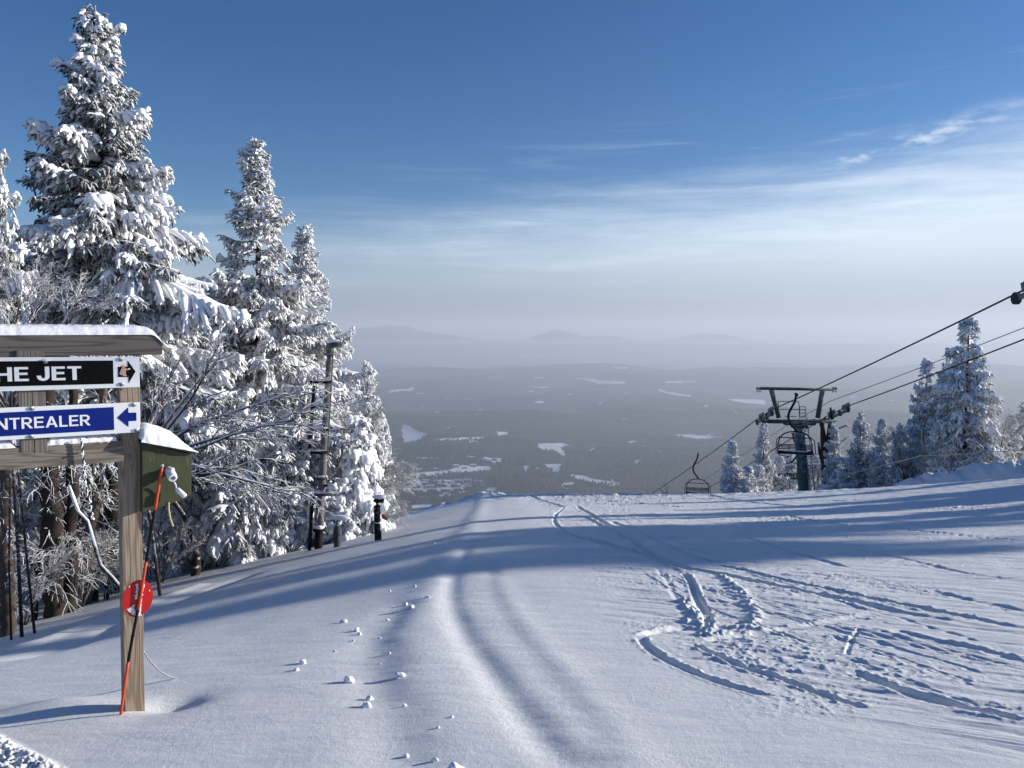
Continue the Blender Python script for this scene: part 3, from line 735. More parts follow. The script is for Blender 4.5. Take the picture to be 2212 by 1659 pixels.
# trees beyond the right edge that shade the slope
for k, (X, Y, h) in enumerate([(21,18.5,4.6),(25,21.0,6.2),(26,24.5,5.2),(33,34,5.5),(27,30.5,5.8),(36,29,7.0),(24,23.0,4.8)]):
    S = (S3, S4, S6)[k % 3]; g_ = gp(X, Y); s = h/S['H']
    place_spruce(S, g_, 'spruce standing outside the right edge of the photo, number %s up the slope' % ord_[k % 8] if k else 'nearest spruce outside the right edge of the photo', s, k*1.1, group='spruces outside the right edge', sxy=s*.8)

# ------------------------------------------------------------------ bare frosted trees
def bare(seed, stems, cfg, trop=(0,0,0), wig=.16):
    """stems: list of (dir, length, radius). cfg per level: (children, length ratio, angle, radius)"""
    rg = np.random.RandomState(seed); K = 7
    def grow(p0, d0, L, tropv, wg):
        m = len(p0); P = np.zeros((m, K, 3)); P[:, 0] = p0; d = d0.copy()
        for k in range(1, K):
            d = d + rg.randn(m, 3)*wg + np.array(tropv); d /= np.linalg.norm(d, axis=1, keepdims=True)
            P[:, k] = P[:, k-1] + d*(L/(K-1))[:, None]
        return P
    d0 = np.array([s[0] for s in stems], float); d0 /= np.linalg.norm(d0, axis=1, keepdims=True)
    base = np.array([s[3] if len(s) > 3 else (0,0,0) for s in stems], float)
    L = np.array([s[1] for s in stems], float); r0 = np.array([s[2] for s in stems], float)
    P = grow(base, d0, L, trop, wig*.6)
    thick = MB(); thin = MB(); sn = MB()
    thick.add(*tubes(P, r0[:, None]*np.linspace(1, .4, K)[None], 8))
    SPt = P.copy(); rs = r0[:, None]*np.linspace(.8, .4, K)[None]; SPt[:, :, 2] += rs*.8; sn.add(*tubes(SPt[:, 1:], rs[:, 1:], 6, False))
    for lv, (nc, lr, ang, rad) in enumerate(cfg):
        m = len(P); i = np.repeat(np.arange(m), nc); t = rg.uniform(.22, 1, len(i))*(K-1)-1e-6; k = t.astype(int); f = (t-k)[:, None]
        p0 = P[i, k]*(1-f) + P[i, k+1]*f; tg = P[i, k+1]-P[i, k]; tg /= np.linalg.norm(tg, axis=1, keepdims=True)+1e-9
        rn = rg.randn(len(i), 3); rn -= (rn*tg).sum(1, keepdims=True)*tg; rn /= np.linalg.norm(rn, axis=1, keepdims=True)+1e-9
        a = ang*rg.uniform(.6, 1.3, len(i))[:, None]; d = tg*np.cos(a) + rn*np.sin(a)
        L2 = L[i]*lr*rg.uniform(.55, 1.25, len(i))*(1.15-.5*t/(K-1))
        P = grow(p0, d, L2, trop, wig); L = L2
        rr_ = rad*rg.uniform(.7, 1.2, (len(i), 1))*np.linspace(1, .45, K)[None]
        if lv == 0 or rad > .009:
            thick.add(*tubes(P, rr_, 5, False)); q = P.copy(); q[:, :, 2] += rr_*.8; sn.add(*tubes(q, rr_*.8, 4, False))
        else: thin.add(*tubes(P, rr_, 4, False))
    print('bare', seed, thin.n)
    return dict(trunk=thick.mesh('trunk', M['bough']), crown=thin.mesh('crown', M['twig']), snow=sn.mesh('snow_cover', M['tsnow']))
def place_bare(B, p, label, s=1, rz=0, group='bare trees coated in rime', name='bare_tree'):
    t = thing(name, label, 'bare tree', p, rz, group); t.scale = (s, s, s)
    k = link('trunk', B['trunk'], t); link('snow_cover', B['snow'], k); link('crown', B['crown'], t)
    gz = float(H(p[0], p[1])) - .3
    if p[2] - gz > .6:
        t.rotation_euler = (0, 0, rz); mb = MB(); h_ = (p[2]-gz)/s; q_ = random.Random(label)
        for sx_, r0_ in ((0, .035), (.16, .026), (-.12, .022)):
            mb.tube([(sx_*2, .1*sx_, -h_), (sx_*1.5+.05*q_.uniform(-1, 1), 0, -h_*.6), (sx_*.8, .03, -h_*.3), (0, 0, .1)], [r0_*1.3, r0_*1.1, r0_, r0_*.8], 8)
        link('stem', mb.mesh('stem', M['bough']), t)
    return t
# fan leaning right, behind the sign
B1 = bare(5, [((.75,.1,.95),2.3,.035),((1.1,.0,.62),2.9,.034),((1.3,-.1,.40),3.0,.032),((.25,.2,1.2),1.9,.03),((1.4,.1,.18),2.7,.028),((1.0,-.25,.85),2.5,.03),((1.2,.2,.0),2.6,.026),((1.3,-.2,.3),2.9,.03),((1.0,0,-.25),2.0,.022)],
          [(7,.46,.5,.012),(5,.5,.6,.008),(3,.5,.6,.0068),(2,.55,.6,.006)], trop=(.03,0,-.012), wig=.16)
b0 = at(300, 1000, 13.0); place_bare(B1, b0, 'rime-coated bare tree whose dark branches fan right above the green box', .98, 0)
B2 = bare(9, [((.2,0,1),3.6,.045),((-.35,.1,1),3.4,.04),((.6,-.1,.9),3.4,.04),((.0,-.2,1),3.0,.035),((-.6,0,.8),2.8,.03)],
          [(9,.42,.5,.013),(7,.5,.55,.008),(5,.5,.6,.006),(3,.5,.6,.005)], trop=(.0,0,.01), wig=.13)
b0 = at(25, 900, 11.0); place_bare(B2, b0, 'rime-white bare tree at the left edge above the sign', .62, 1.0)
for k, (a_, b_, Y_, s_, lb_) in enumerate(((50,1345,13.0,.42,'rime-coated twig tangle between the pale trunk and the thickest dark trunk'),(170,1310,14.6,.45,'rime-coated twig tangle in front of the leaning dark trunk'),(232,1290,15.5,.40,'rime-coated twig tangle against the left side of the sign post'),(345,1240,17.5,.45,'rime-coated twig tangle below the green box'))):
    q_ = at(a_, b_, Y_); place_bare(B2, (q_[0], Y_, float(H(q_[0], Y_))-.1), lb_, s_, 1.1*k)
b0 = at(680, 1060, 22.5); place_bare(B2, b0, 'fine-twigged rime tree behind the snow gun mast', .62, 2.2)
b0 = at(760, 1010, 24.0); place_bare(B2, b0, 'fine-twigged rime tree left of the narrow frosted spruce', .55, 4.0)
B3 = bare(17, [((.7,0,1),2.8,.035),((1.0,.1,.8),2.7,.03),((.4,-.1,1),2.6,.03),((1.2,-.1,.6),2.5,.03),((.9,-.1,1),3.0,.03)],
          [(9,.45,.45,.012),(7,.5,.5,.009),(5,.5,.5,.008),(2,.55,.5,.007)], trop=(.035,0,-.10), wig=.10)
b0 = at(785, 1070, 22.0); place_bare(B3, b0, 'drooping rime-white birch whose arched twigs touch the valley view', .52, 0)
b0 = at(800, 1130, 21.5); place_bare(B3, b0, 'low drooping rime-white bush behind the black hydrant', .38, -.2)
b0 = at(2160, 985, 39); place_bare(B2, b0, 'bare round-topped tree right of the biggest right-hand spruce', .62, 0, 'bare trees right of the slope')
b0 = at(1955, 1040, 38.5); place_bare(B2, b0, 'frosted bush below the broad low spruce right of the slope', .75, 3.0, 'bare trees right of the slope')
# dead snag
q = at(1787, 1050, 45.2); t = thing('dead_snag', 'broken dead trunk with two bare prongs right of the lift tower', 'dead tree', q)
mb = MB()
def pp(*l): return np.array([at(a, b, 45.2) for a, b in l])
mb.tube(pp((1787,1085),(1782,1000),(1778,940),(1775,905)), [.30,.24,.17,.08], 8); mb.tube(pp((1781,980),(1790,940),(1795,895),(1794,880)), [.17,.13,.09,.05], 7)
mb.tube(pp((1780,1010),(1770,975),(1768,955)), [.12,.08,.05], 6); mb.build('trunk', M['bark'], t)
mb = MB(); mb.tube(pp((1795,950),(1812,925),(1826,919),(1838,922)), [.08,.07,.06,.03], 6); mb.tube(pp((1805,965),(1822,950),(1836,941)), [.07,.05,.03], 6); mb.build('branch', M['bough'], t)

# trunks in the woods seen under the sign rail
def trunk_tree(px, py, w, Y, hpx, label, mat, lean=0, seed=0, twigs=24):
    b = at(px, py, Y); g_ = gp(b[0], Y); r_ = w/2/F*Y; h = hpx/F*Y; rg = np.random.RandomState(seed)
    t = thing('stump' if not twigs else 'leafless_tree', label, 'tree', g_, 0, 'trunks under the sign rail')
    zz = np.linspace(-.4, h, 24); P = np.stack([lean*zz + .02*rg.randn(24), .02*rg.randn(24), zz], 1)
    mb = MB(); V, Fq = tubes([P], [r_*np.linspace(1.15, .7, 24)*rg.uniform(.92, 1.08, 24)], 14, False); V = V + rg.randn(*V.shape)*r_*.06; mb.add(V, Fq)
    link('trunk', mb.mesh('trunk', M[mat]), t)
    mb = MB()
    for k in range(twigs):
        z_ = rg.uniform(.1, .95)*h; a = rg.uniform(0, 6.28); L = rg.uniform(.3, .9); p = np.array([lean*z_, 0, z_]); d = np.array([math.cos(a), math.sin(a)*.6-.2, rg.uniform(-.5, .1)])
        K = 6; pts = [p]
        for q in range(K-1): d = d + rg.randn(3)*.25; d /= np.linalg.norm(d); pts.append(pts[-1]+d*L/K)
        mb.tube(pts, np.linspace(.011, .004, K), 4, False)
        for q in range(5):
            s_ = pts[rg.randint(1, K)]; d2 = d + rg.randn(3)*.8; d2 /= np.linalg.norm(d2); l2 = L*rg.uniform(.2, .45)
            mb.tube([s_, s_+d2*l2*.5+rg.randn(3)*.02, s_+d2*l2+np.array([0,0,-.03])], [.007,.006,.004], 4, False)
    if twigs: link('crown', mb.mesh('crown', M['twig']), t)
    return t
def TT(px, py, w, hpx, label, mat, lean=0, seed=0, twigs=24): g = ground(px, py); return trunk_tree(px, py, w, float(min(g[1], 22)), hpx, label, mat, lean, seed, twigs)
TT(18, 1372, 30, 420, 'pale rough-barked trunk at the left edge of the photo under the sign rail', 'trunkpale', .03, 1, 46)
TT(122, 1330, 40, 520, 'thick dark trunk below the sign rail, thickest of its row', 'bark', .0, 2, 50)
TT(153, 1322, 26, 500, 'dark leaning trunk right against the thickest dark trunk', 'bark', .05, 3, 50)
TT(185, 1306, 22, 500, 'brownish trunk third to the right of the pale trunk', 'trunkpale', .12, 4, 40)
TT(229, 1296, 9, 260, 'thin stem just left of the sign post', 'bark', .0, 5, 24)
TT(424, 1243, 19, 60, 'short black stump in the snow right of the green box', 'bark', .05, 7, 0)
TT(208, 1299, 14, 420, 'slender dark trunk deeper in the woods left of the sign post', 'bark', -.02, 8, 30)
TT(75, 1340, 12, 430, 'slender leaning trunk between the pale trunk and the thickest dark trunk', 'bark', .12, 9, 30)
# fallen bare branch below the box
q = at(455, 1240, 18.9); t = thing('fallen_branch', 'dead branch slanting down to the snow beside the short black stump', 'branch', q)
mb = MB(); mb.tube([at(*a) for a in ((370,1075,18),(395,1110,18.2),(415,1160,18.5),(424,1205,18.7),(436,1235,18.9),(447,1250,19.0))], [.045,.05,.045,.04,.033,.02], 7); mb.tube([at(433,1228,18.8), at(450,1240,18.9), at(462,1245,19)], [.018,.014,.007], 6); mb.tube([at(415,1160,18.5), at(440,1190,18.6), at(470,1225,18.8)], [.014,.010,.006], 6); mb.build('bough', M['bough'], t)
# snowy bent sapling across the trunks
q = at(235, 1285, 10.5); t = thing('bent_sapling', 'thin snow-coated sapling bent in front of the dark trunks', 'sapling', q)
sp_ = [at(*a, 10.2) for a in ((150,1052),(157,1075),(170,1108),(190,1128),(200,1165),(208,1190),(218,1222),(240,1245),(262,1270))] + [gp(*(at(275,1300,10.2)[:2]))]
mb = MB(); mb.tube(sp_, [.012,.016,.018,.02,.022,.024,.025,.026,.027,.028], 6); mb.build('stem', M['bough'], t)
mb = MB(); mb.tube([p+np.array([0,0,.018]) for p in sp_], [.012,.026,.022,.018,.026,.018,.016,.01,.008,.006], 6, False); mb.build('snow_cover', M['tsnow'], t)

# ------------------------------------------------------------------ trail sign
AZ = R(36); tv = np.array([math.cos(AZ), math.sin(AZ), 0]); nv = np.array([math.sin(AZ), -math.cos(AZ), 0])
P0 = ground(286, 1533); P0[2] = Hd(P0[0], P0[1])
print('post at', P0)
def S(px, py, n0=0.0):
    d = ray(px, py); k = (np.dot(P0, nv) + n0) / np.dot(d, nv); p = d*k - P0
    return np.array([np.dot(p, tv), p[2]])
def SC(l, n0=0.0): return [tuple(S(.26459*a, 658.3 + .26459*b, n0)) for a, b in l]
def worldS(u, z, n0): return P0 + tv*u + nv*n0 + np.array([0, 0, z])
sg = thing('trail_sign', 'weathered timber trail sign frame with black and blue name boards under a snowy beam', 'trail sign', P0, AZ)
pl = [S(270/1, 1534), S(311, 1534)]; ph = [S(253.5, 755), S(301.5, 755)]
W = .5*((ph[1][0]-ph[0][0]) + (pl[1][0]-pl[0][0])); print('post width', W)
W = max(W, .07)
prism('post', [(pl[1][0]-W, -.3), (pl[1][0], -.3), (ph[1][0], ph[1][1]), (ph[1][0]-W, ph[1][1])], 0, W, M['wood_post'], sg, .004)
XL = S(0, 760)[0] - 1.25
def ext(l, r, n0):  # line through two crop points extended left to XL
    a, b = SC([l, r], n0); k = (b[1]-a[1])/(b[0]-a[0]); return (XL, a[1] + k*(XL-a[0])), b
prism('post', [(XL+.12, -1.0), (XL+.12+W, -1.0), (XL+.12+W, ph[1][1]), (XL+.12, ph[1][1])], 0, W, M['wood_post'], sg, .004)
tb = SC([(1245,240),(1330,320),(1328,407)], .012); a_ = tb[0]
cap = prism('cap_beam', [(XL, a_[1]), a_, tb[1], tb[2], (XL, tb[2][1])], -.012, W+.012, M['wood_grey'], sg, .004)
def snow_ridge(name, us, base, tops, y0, y1, parent, seed=0, nn=9, amp=.004, mat='snow'):
    us = np.array(us); uu = np.linspace(us[0], us[-1], max(40, int((us[-1]-us[0])/.012))); bz = np.interp(uu, us, base); tz = np.interp(uu, us, tops)
    a = np.linspace(0, np.pi, nn); V = []
    for i, u in enumerate(uu):
        e = min(1, .25 + min(i, len(uu)-1-i)*.35)
        for q in a:
            yy = (y0+y1)/2 - (y1-y0)/2*math.cos(q); sh = math.sin(q)**.55
            V.append((u, yy, bz[i] + (tz[i]-bz[i])*sh*e))
    V = np.array(V); k = len(uu); V[:, 2] += amp*fbm(V[:, 0]*40+seed, V[:, 1]*40, 3) * (V[:, 2] > np.repeat(bz, nn)+.002); V[:, 1] += amp*noise(V[:, 0]*35+seed, V[:, 2]*60)
    i, j = np.meshgrid(np.arange(k-1), np.arange(nn-1), indexing='ij')
    Fq = np.stack([i*nn+j, i*nn+j+1, (i+1)*nn+j+1, (i+1)*nn+j], -1).reshape(-1, 4)
    return link(name, mesh_quads(name, V, Fq, True, [M[mat]]), parent)
top = SC([(1100,163),(1200,178),(1245,200),(1290,250),(1332,318)], .0)
snow_ridge('snow_cover', [XL, top[0][0], top[1][0], top[2][0], top[3][0], top[4][0]+.004], [a_[1]-.003]*3 + [a_[1]-.004, (a_[1]+tb[1][1])/2, tb[1][1]-.006],
           [top[0][1]+.004, top[0][1], top[1][1], top[2][1], top[3][1], top[4][1]+.002], -.02, W+.02, cap, 3)
# rails and hanger
l1, r1 = ext((0,1177), (1010,1107), .02); l2, r2 = ext((0,1352), (1012,1282), .02)
rail = prism('lower_rail', [l1, r1, r2, l2], -.02, W*.55, M['wood_rail'], sg, .003)
a, b = ext((365,1072), (955,1062), .0), 0
sr = SC([(365,1140),(955,1108),(365,1078),(600,1070),(955,1066)], .0)
snow_ridge('snow_cover', [sr[0][0]+.004, sr[3][0], sr[1][0]], [sr[0][1]-.006, (sr[0][1]+sr[1][1])/2-.006, sr[1][1]-.006], [sr[2][1], sr[3][1], sr[4][1]], -.018, W*.5, rail, 8, amp=.006)
sl = SC([(0,1172),(132,1165),(0,1112),(132,1108)], .0)
snow_ridge('snow_cover', [XL, sl[0][0], sl[1][0]], [l1[1]-.006, sl[0][1]-.006, sl[1][1]-.006], [l1[1]+.035, sl[2][1], sl[3][1]], -.018, W*.5, rail, 5, amp=.006)
for x0, x1 in ((133, 244), (247, 355)):
    pg = SC([(x0,372),(x1,372),(x1,1200),(x0,1210)], .024); u0, u1 = pg[0][0], pg[1][0]
    hgr = prism('hanger_board', [(u0, pg[0][1]), (u1, pg[1][1]), (u1, pg[2][1]), (u0, pg[2][1])], -.024, W*.5, M['wood_dull'], sg, .003)
sp2 = prism('under_beam', [(XL, tb[2][1]-.002), (SC([(940,405)], 0)[0][0], tb[2][1]-.002), (SC([(940,415)], 0)[0][0], SC([(940,415)], 0)[0][1]), (XL, SC([(0,428)], 0)[0][1])], .012, W*.8, M['wood_post'], sg, .002)
# sign panels
def panel(name, label, corners, n0, th=.012):
    tr_, br_, tl_, bl_ = SC(corners, n0); kt = (tr_[1]-tl_[1])/(tr_[0]-tl_[0]); kb = (br_[1]-bl_[1])/(br_[0]-bl_[0])
    p = prism(name, [(XL+.1, tr_[1]+kt*(XL+.1-tr_[0])), tr_, br_, (XL+.1, br_[1]+kb*(XL+.1-br_[0]))], -n0, -n0+th, M['swhite'], sg, .002); p['label'] = label
    return p, kt, kb
NS = .040
pj, ktj, kbj = panel('sign_board', 'white-bordered black board with white letters THE JET', [(1138,425),(1140,672),(0,430),(0,708)], NS)
pm, ktm, kbm = panel('sign_board', 'white-bordered blue board with white letters MONTREALER', [(1142,795),(1145,1040),(0,843),(0,1108)], NS)
def inset(name, parent, crn, mat, n0, x0=None):
    tr_, br_, tl_, bl_ = SC(crn, n0); kt = (tr_[1]-tl_[1])/(tr_[0]-tl_[0]); kb = (br_[1]-bl_[1])/(br_[0]-bl_[0]); xl = XL+.28
    return prism(name, [(xl, tr_[1]+kt*(xl-tr_[0])), tr_, br_, (xl, br_[1]+kb*(xl-br_[0]))], -n0, -n0+.0015, M[mat], parent)
inset('colour_field', pj, [(923,455),(928,645),(0,462),(0,668)], 'sblack', NS+.002)
inset('colour_field', pm, [(928,835),(933,1021),(0,882),(0,1075)], 'sblue', NS+.002)
def glyph(ch, st, bar):
    """quads of a bold sans capital, height 1"""
    def bx_(x0, y0, x1, y1): return [(x0,y0),(x1,y0),(x1,y1),(x0,y1)]
    def arc(cx, cy, rx, ry, a0, a1, sx_, sy_, k=10):
        o_ = []
        for i in range(k):
            p, q = math.radians(a0+(a1-a0)*i/k), math.radians(a0+(a1-a0)*(i+1)/k)
            o_.append([(cx+rx*math.cos(p), cy+ry*math.sin(p)), (cx+rx*math.cos(q), cy+ry*math.sin(q)), (cx+(rx-sx_)*math.cos(q), cy+(ry-sy_)*math.sin(q)), (cx+(rx-sx_)*math.cos(p), cy+(ry-sy_)*math.sin(p))])
        return o_
    if ch == 'H': w = .74; q = [bx_(0,0,st,1), bx_(w-st,0,w,1), bx_(st,.5-bar/2,w-st,.5+bar/2)]
    elif ch == 'E': w = .63; q = [bx_(0,0,st,1), bx_(st,0,w,bar), bx_(st,1-bar,w*.98,1), bx_(st,.52-bar/2,w*.92,.52+bar/2)]
    elif ch == 'T': w = .66; q = [bx_(0,1-bar,w,1), bx_(w/2-st/2,0,w/2+st/2,1-bar)]
    elif ch == 'L': w = .56; q = [bx_(0,0,st,1), bx_(st,0,w,bar)]
    elif ch == 'J': w = .58; q = [bx_(w-st,.31,w,1), bx_(0,.31,st*.95,.36)] + arc(w/2,.31,w/2,.325,180,360,st,bar*1.05)
    elif ch == 'O': w = .82; q = arc(w/2,.5,w/2,.52,0,360,st,bar,24)
    elif ch == 'N': w = .76; q = [bx_(0,0,st,1), bx_(w-st,0,w,1), [(0,1),(st*1.15,1),(w,0),(w-st*1.15,0)]]
    elif ch == 'M': w = .88; q = [bx_(0,0,st,1), bx_(w-st,0,w,1), [(0,1),(st*1.2,1),(w/2+st*.4,.15),(w/2-st*.4,.15)], [(w-st*1.2,1),(w,1),(w/2+st*.4,.15),(w/2-st*.4,.15)]]
    elif ch == 'A': w = .80; q = [[(0,0),(st*1.08,0),(w/2+st*.5,1),(w/2-st*.5,1)], [(w-st*1.08,0),(w,0),(w/2+st*.5,1),(w/2-st*.5,1)], bx_(w*.24,.22,w*.76,.22+bar)]
    elif ch == 'R':
        w = .70; q = [bx_(0,0,st,1), bx_(st,1-bar,.38,1), bx_(st,.40,.38,.40+bar)] + arc(.38,.70,.29,.30,-90,90,st,bar) + [[(.26,.42),(.26+st*1.15,.42),(w+.02,0),(w-st*1.12,0)]]
    return w, q
def text_part(name, parent, full, ref, cl, cr, cb_l, cb_r, ct_r, mat, n0, st=.205, bar=.165, gap=.10, wx=1.0):
    def lay(t_):
        x = 0; o_ = []
        for c_ in t_:
            if c_ == ' ': x += .26; continue
            w, q = glyph(c_, st, bar); o_.append((x, q)); x += w + gap
        return x - gap, o_
    wf, G_ = lay(full); wref, _ = lay(ref)
    a, b, c = SC([(cl, cb_l), (cr, cb_r), (cr, ct_r)], n0); wr = b[0]-a[0]; hr = c[1]-b[1]; sx = wr/wref; slope = (b[1]-a[1])/wr
    V = []; Fq = []; k = 0
    for x, quads in G_:
        for q in quads:
            i = len(V)
            ar = sum(q[j][0]*q[(j+1) % 4][1]-q[(j+1) % 4][0]*q[j][1] for j in range(4))
            if ar < 0: q = q[::-1]
            for dy in (0, .0008):
                for p in q:
                    X_ = b[0] + (x + p[0] - wf)*sx; V.append((X_, -n0 - (k % 5)*.00012 + dy, b[1] + p[1]*hr + slope*(X_-b[0])))
            Fq += [[i,i+1,i+2,i+3],[i+7,i+6,i+5,i+4]] + [[i+j, i+4+j, i+4+(j+1) % 4, i+(j+1) % 4] for j in range(4)]; k += 1
    return link(name, mesh_quads(name, V, Fq, False, [M[mat]]), parent)
text_part('lettering', pj, 'THE JET', 'JET', 302, 667, 621, 612, 501, 'swhite', NS+.003)
text_part('lettering', pm, 'MONTREALER', 'TREALER', 78, 738, 1018, 984, 896, 'swhite', NS+.003, .165, .145, .10)
prism('arrow', SC([(964,507),(1043,505),(1043,456),(1107,545),(1052,638),(1050,590),(966,590)], NS+.002), -NS-.002, -NS-.0005, M['sblack'], pj)
prism('arrow', SC([(957,922),(1046,840),(1049,882),(1113,880),(1115,947),(1050,951),(1050,996)], NS+.002), -NS-.002, -NS-.0005, M['sblue'], pm)
# small worn sticker of a kneeling figure on the black arrow
n1 = NS+.0032
def disc(name, c, rx, rz, mat, parent, n0, n_=18):
    cx, cz = SC([c], n0)[0]; k = S(301, 800)[0]-S(300, 800)[0]; k *= .26459
    prism(name, [(cx+rx*k*math.cos(a), cz+rz*k*math.sin(a)) for a in np.linspace(0, 2*math.pi, n_, endpoint=False)][::-1], -n0, -n0+.001, M[mat], parent)
st_ = prism('sticker', SC([(992,520),(1018,514),(1030,522),(1048,520),(1060,526),(1046,534),(1026,536),(1030,555),(1024,568),(1036,574),(1034,584),(1004,583),(1000,570),(978,572),(974,560),(984,535)], n1), -n1, -n1+.001, M['peach'], pj)
disc('sticker_head', (1008,505), 13, 14, 'peach', pj, n1)
prism('sticker_torso', SC([(992,522),(1012,524),(1004,552),(994,576),(976,568),(982,545)], n1+.0012), -n1-.0012, -n1-.0002, M['sticker_grey'], pj)
disc('sticker_hand', (1054,524), 9, 6, 'swhite', pj, n1+.0012)
for (bx, by), p_ in (((373,462),pj),((988,447),pj),((995,650),pj),((262,848),pm),((258,1077),pm),((1095,817),pm),((1118,1027),pm)):
    u, z_ = SC([(bx, by)], NS+.004)[0]; mb = MB(); V, Fq = tubes([[(u, -NS+.001, z_), (u, -NS-.007, z_), (u, -NS-.009, z_)]], [[.0075, .0075, .004]], 6)
    mb.add(V, Fq); V, Fq = tubes([[(u, -NS+.001, z_), (u, -NS-.0025, z_)]], [[.011, .011]], 12); mb.add(V, Fq)
    b = link('bolt', mb.mesh('bolt', M['steel'], smooth=False), p_)
    mb = MB(); mb.blob((u, -NS-.005, z_+.006), (.009 if bx != 373 else .015, .005, .005), int(bx)); link('frost', mb.mesh('frost', M['frost']), p_)
snow_u = SC([(700,412),(925,428),(1138,424)], NS)
mb = MB(); rgf = np.random.RandomState(2)
for k in range(70):
    f = rgf.rand(); u, z_ = SC([(560+570*f, 427-2*f)], NS)[0]; mb.blob((u, -NS+.004+rgf.rand()*.006, z_+.001), rgf.uniform(.003, .0065), k, 5, .3)
link('frost', mb.mesh('frost', M['frost']), pj)

# ------------------------------------------------------------------ green box
def B3c(l, n0): return [tuple(S(301.7 + .3472*a, 685.7 + .3472*b, n0)) for a, b in l]
bx = thing('utility_box', 'dark green plywood box with sloping snow-covered lid, fixed to the right of the sign post', 'box', P0, AZ)
NB = .05
fc = B3c([(15,785),(322,850),(322,1105),(268,1133),(15,1217)], NB); fc[0] = (fc[0][0], fc[0][1]); 
prism('body', [fc[0], fc[1], fc[2], fc[3], fc[4]], -NB, .14, M['green'], bx, .003)
rf = B3c([(6,770),(350,832),(348,848),(6,787)], NB+.02)
lid = prism('lid', rf, -NB-.02, .16, M['green_dark'], bx, .002)
ts = B3c([(2,765),(2,700),(20,672),(60,668),(110,680),(160,695),(210,717),(260,757),(300,795),(352,828)], NB+.01)
us = [t_[0] for t_ in ts[1:]]; zb = np.interp(us, [rf[0][0], rf[1][0]], [rf[0][1]-.003, rf[1][1]-.003])
snow_ridge('snow_cover', us, list(zb), [max(t_[1], b_+.003) for t_, b_ in zip(ts[1:], zb)], -NB-.035, .165, lid, 4, nn=15, amp=.004)
# frost-covered fittings on the box front
def q3(a, b, n0): u, z_ = B3c([(a, b)], n0)[0]; return np.array([u, -n0, z_])
ft = thing('frosted_pipe_stub', 'open pipe stub thickly coated in frost, poking out of the green box front', 'pipe', P0, AZ)
a, b = q3(178, 945, NB), q3(208, 1000, NB+.075); d = b-a
mb = MB(); mb.tube([a, a+d*.3, a+d*.7, b], [.018,.024,.024,.022], 14, False); V, Fq = tubes([[b, a+d*.45]], [[.013, .011]], 14, False); mb.add(V, Fq)
V, Fq = tubes([[b, b+d*.02]], [[.022, .013]], 14, False); mb.add(V, Fq); Vv = np.concatenate(mb.V); 
link('pipe', mb.mesh('pipe', M['frost']), ft)
mb = MB(); mb.add(*tubes([[a+d*.4, a+d*.45]], [[.012,.012]], 12)); mb.tube([a+d*.5, b-d*.08], .005, 8); link('pipe_core', mb.mesh('pipe_core', M['steel']), ft)
mb = MB(); mb.blob(a+d*.35+np.array([0,-.01,.012]), (.020,.03,.016), 4, 10, .2); link('frost', mb.mesh('frost', M['frost']), ft)
ft2 = thing('hanging_plug', 'small frosted metal plug dangling on a cord below the pipe stub', 'plug', P0, AZ)
a, b, c = q3(212, 1020, NB+.05), q3(228, 1066, NB+.04), q3(285, 1115, NB+.06)
mb = MB(); mb.tube([a, (a+b)/2+np.array([.003,0,.002]), b], .0045, 6); link('cord', mb.mesh('cord', M['frost']), ft2)
mb = MB(); mb.tube([b, b+(c-b)*.1, b+(c-b)*.9, c], [.007,.014,.014,.011], 12); link('plug', mb.mesh('plug', M['frost']), ft2)
mb = MB(); mb.tube([c-(c-b)*.02, c+(c-b)*.04], .008, 10); link('metal_tip', mb.mesh('metal_tip', M['steel']), ft2)
def twist_rope(pts, r_, name, label, mats, cat='rope', local=True, frost=0.0):
    t = thing(name, label, cat, P0 if local else pts[0], AZ if local else 0)
    off = np.zeros(3) if local else np.array(pts[0]); pts = np.array(pts) - off
    K = 60; tt = np.linspace(0, 1, K); s = np.linspace(0, 1, len(pts)); C = np.stack([np.interp(tt, s, pts[:, i]) for i in range(3)], 1)
    for _ in range(4): C[1:-1] = (C[:-2]+2*C[1:-1]+C[2:])/4
    L = np.linalg.norm(np.diff(C, axis=0), axis=1).sum(); K2 = max(60, int(L/.004)); tt2 = np.linspace(0, 1, K2); C = np.stack([np.interp(tt2, tt, C[:, i]) for i in range(3)], 1)
    T = np.gradient(C, axis=0); T /= np.linalg.norm(T, axis=1, keepdims=True); U = np.cross(T, [.3, .9, .1]); U /= np.linalg.norm(U, axis=1, keepdims=True); Wv = np.cross(T, U)
    for k, m_ in enumerate(mats):
        ph = 2*np.pi*k/len(mats) + 2*np.pi*tt2*L/(r_*7)
        mb = MB(); mb.tube(C + (U*np.cos(ph)[:, None] + Wv*np.sin(ph)[:, None])*r_*.5, r_*.62, 6, False); link('strand', mb.mesh('strand', M[m_]), t)
    if frost:
        mb = MB(); rg = np.random.RandomState(4)
        for k in range(int(L*90)):
            i = rg.randint(int(K2*.12), K2); mb.blob(C[i]+rg.randn(3)*r_*.7, r_*rg.uniform(.4, 1.0)*frost, k, 4, .4)
        link('frost', mb.mesh('frost', M['frost']), t)
    return t
twist_rope([np.array([*SC([p], .04)[0], 0])[[0,2,1]]*np.array([1,0,1]) + np.array([0,-.04,0]) for p in [(660,1095),(672,1170),(682,1300),(690,1420),(712,1540),(738,1640),(752,1720),(757,1760)]], .0055, 'hanging_rope', 'frosted black and white rope hanging from the lower rail of the sign', ['swhite', 'black'], frost=1.3)
twist_rope([q3(180,1150,NB), q3(180,1190,NB), q3(190,1250,NB), q3(208,1300,NB)], .0045, 'yellow_rope_end', 'short frayed yellow rope end hanging below the green box', ['rope_yellow', 'rope_yellow', 'rope_yellow'])
e = ground(381, 1463); a = worldS(pl[1][0], S(311, 1400)[1], -.02)
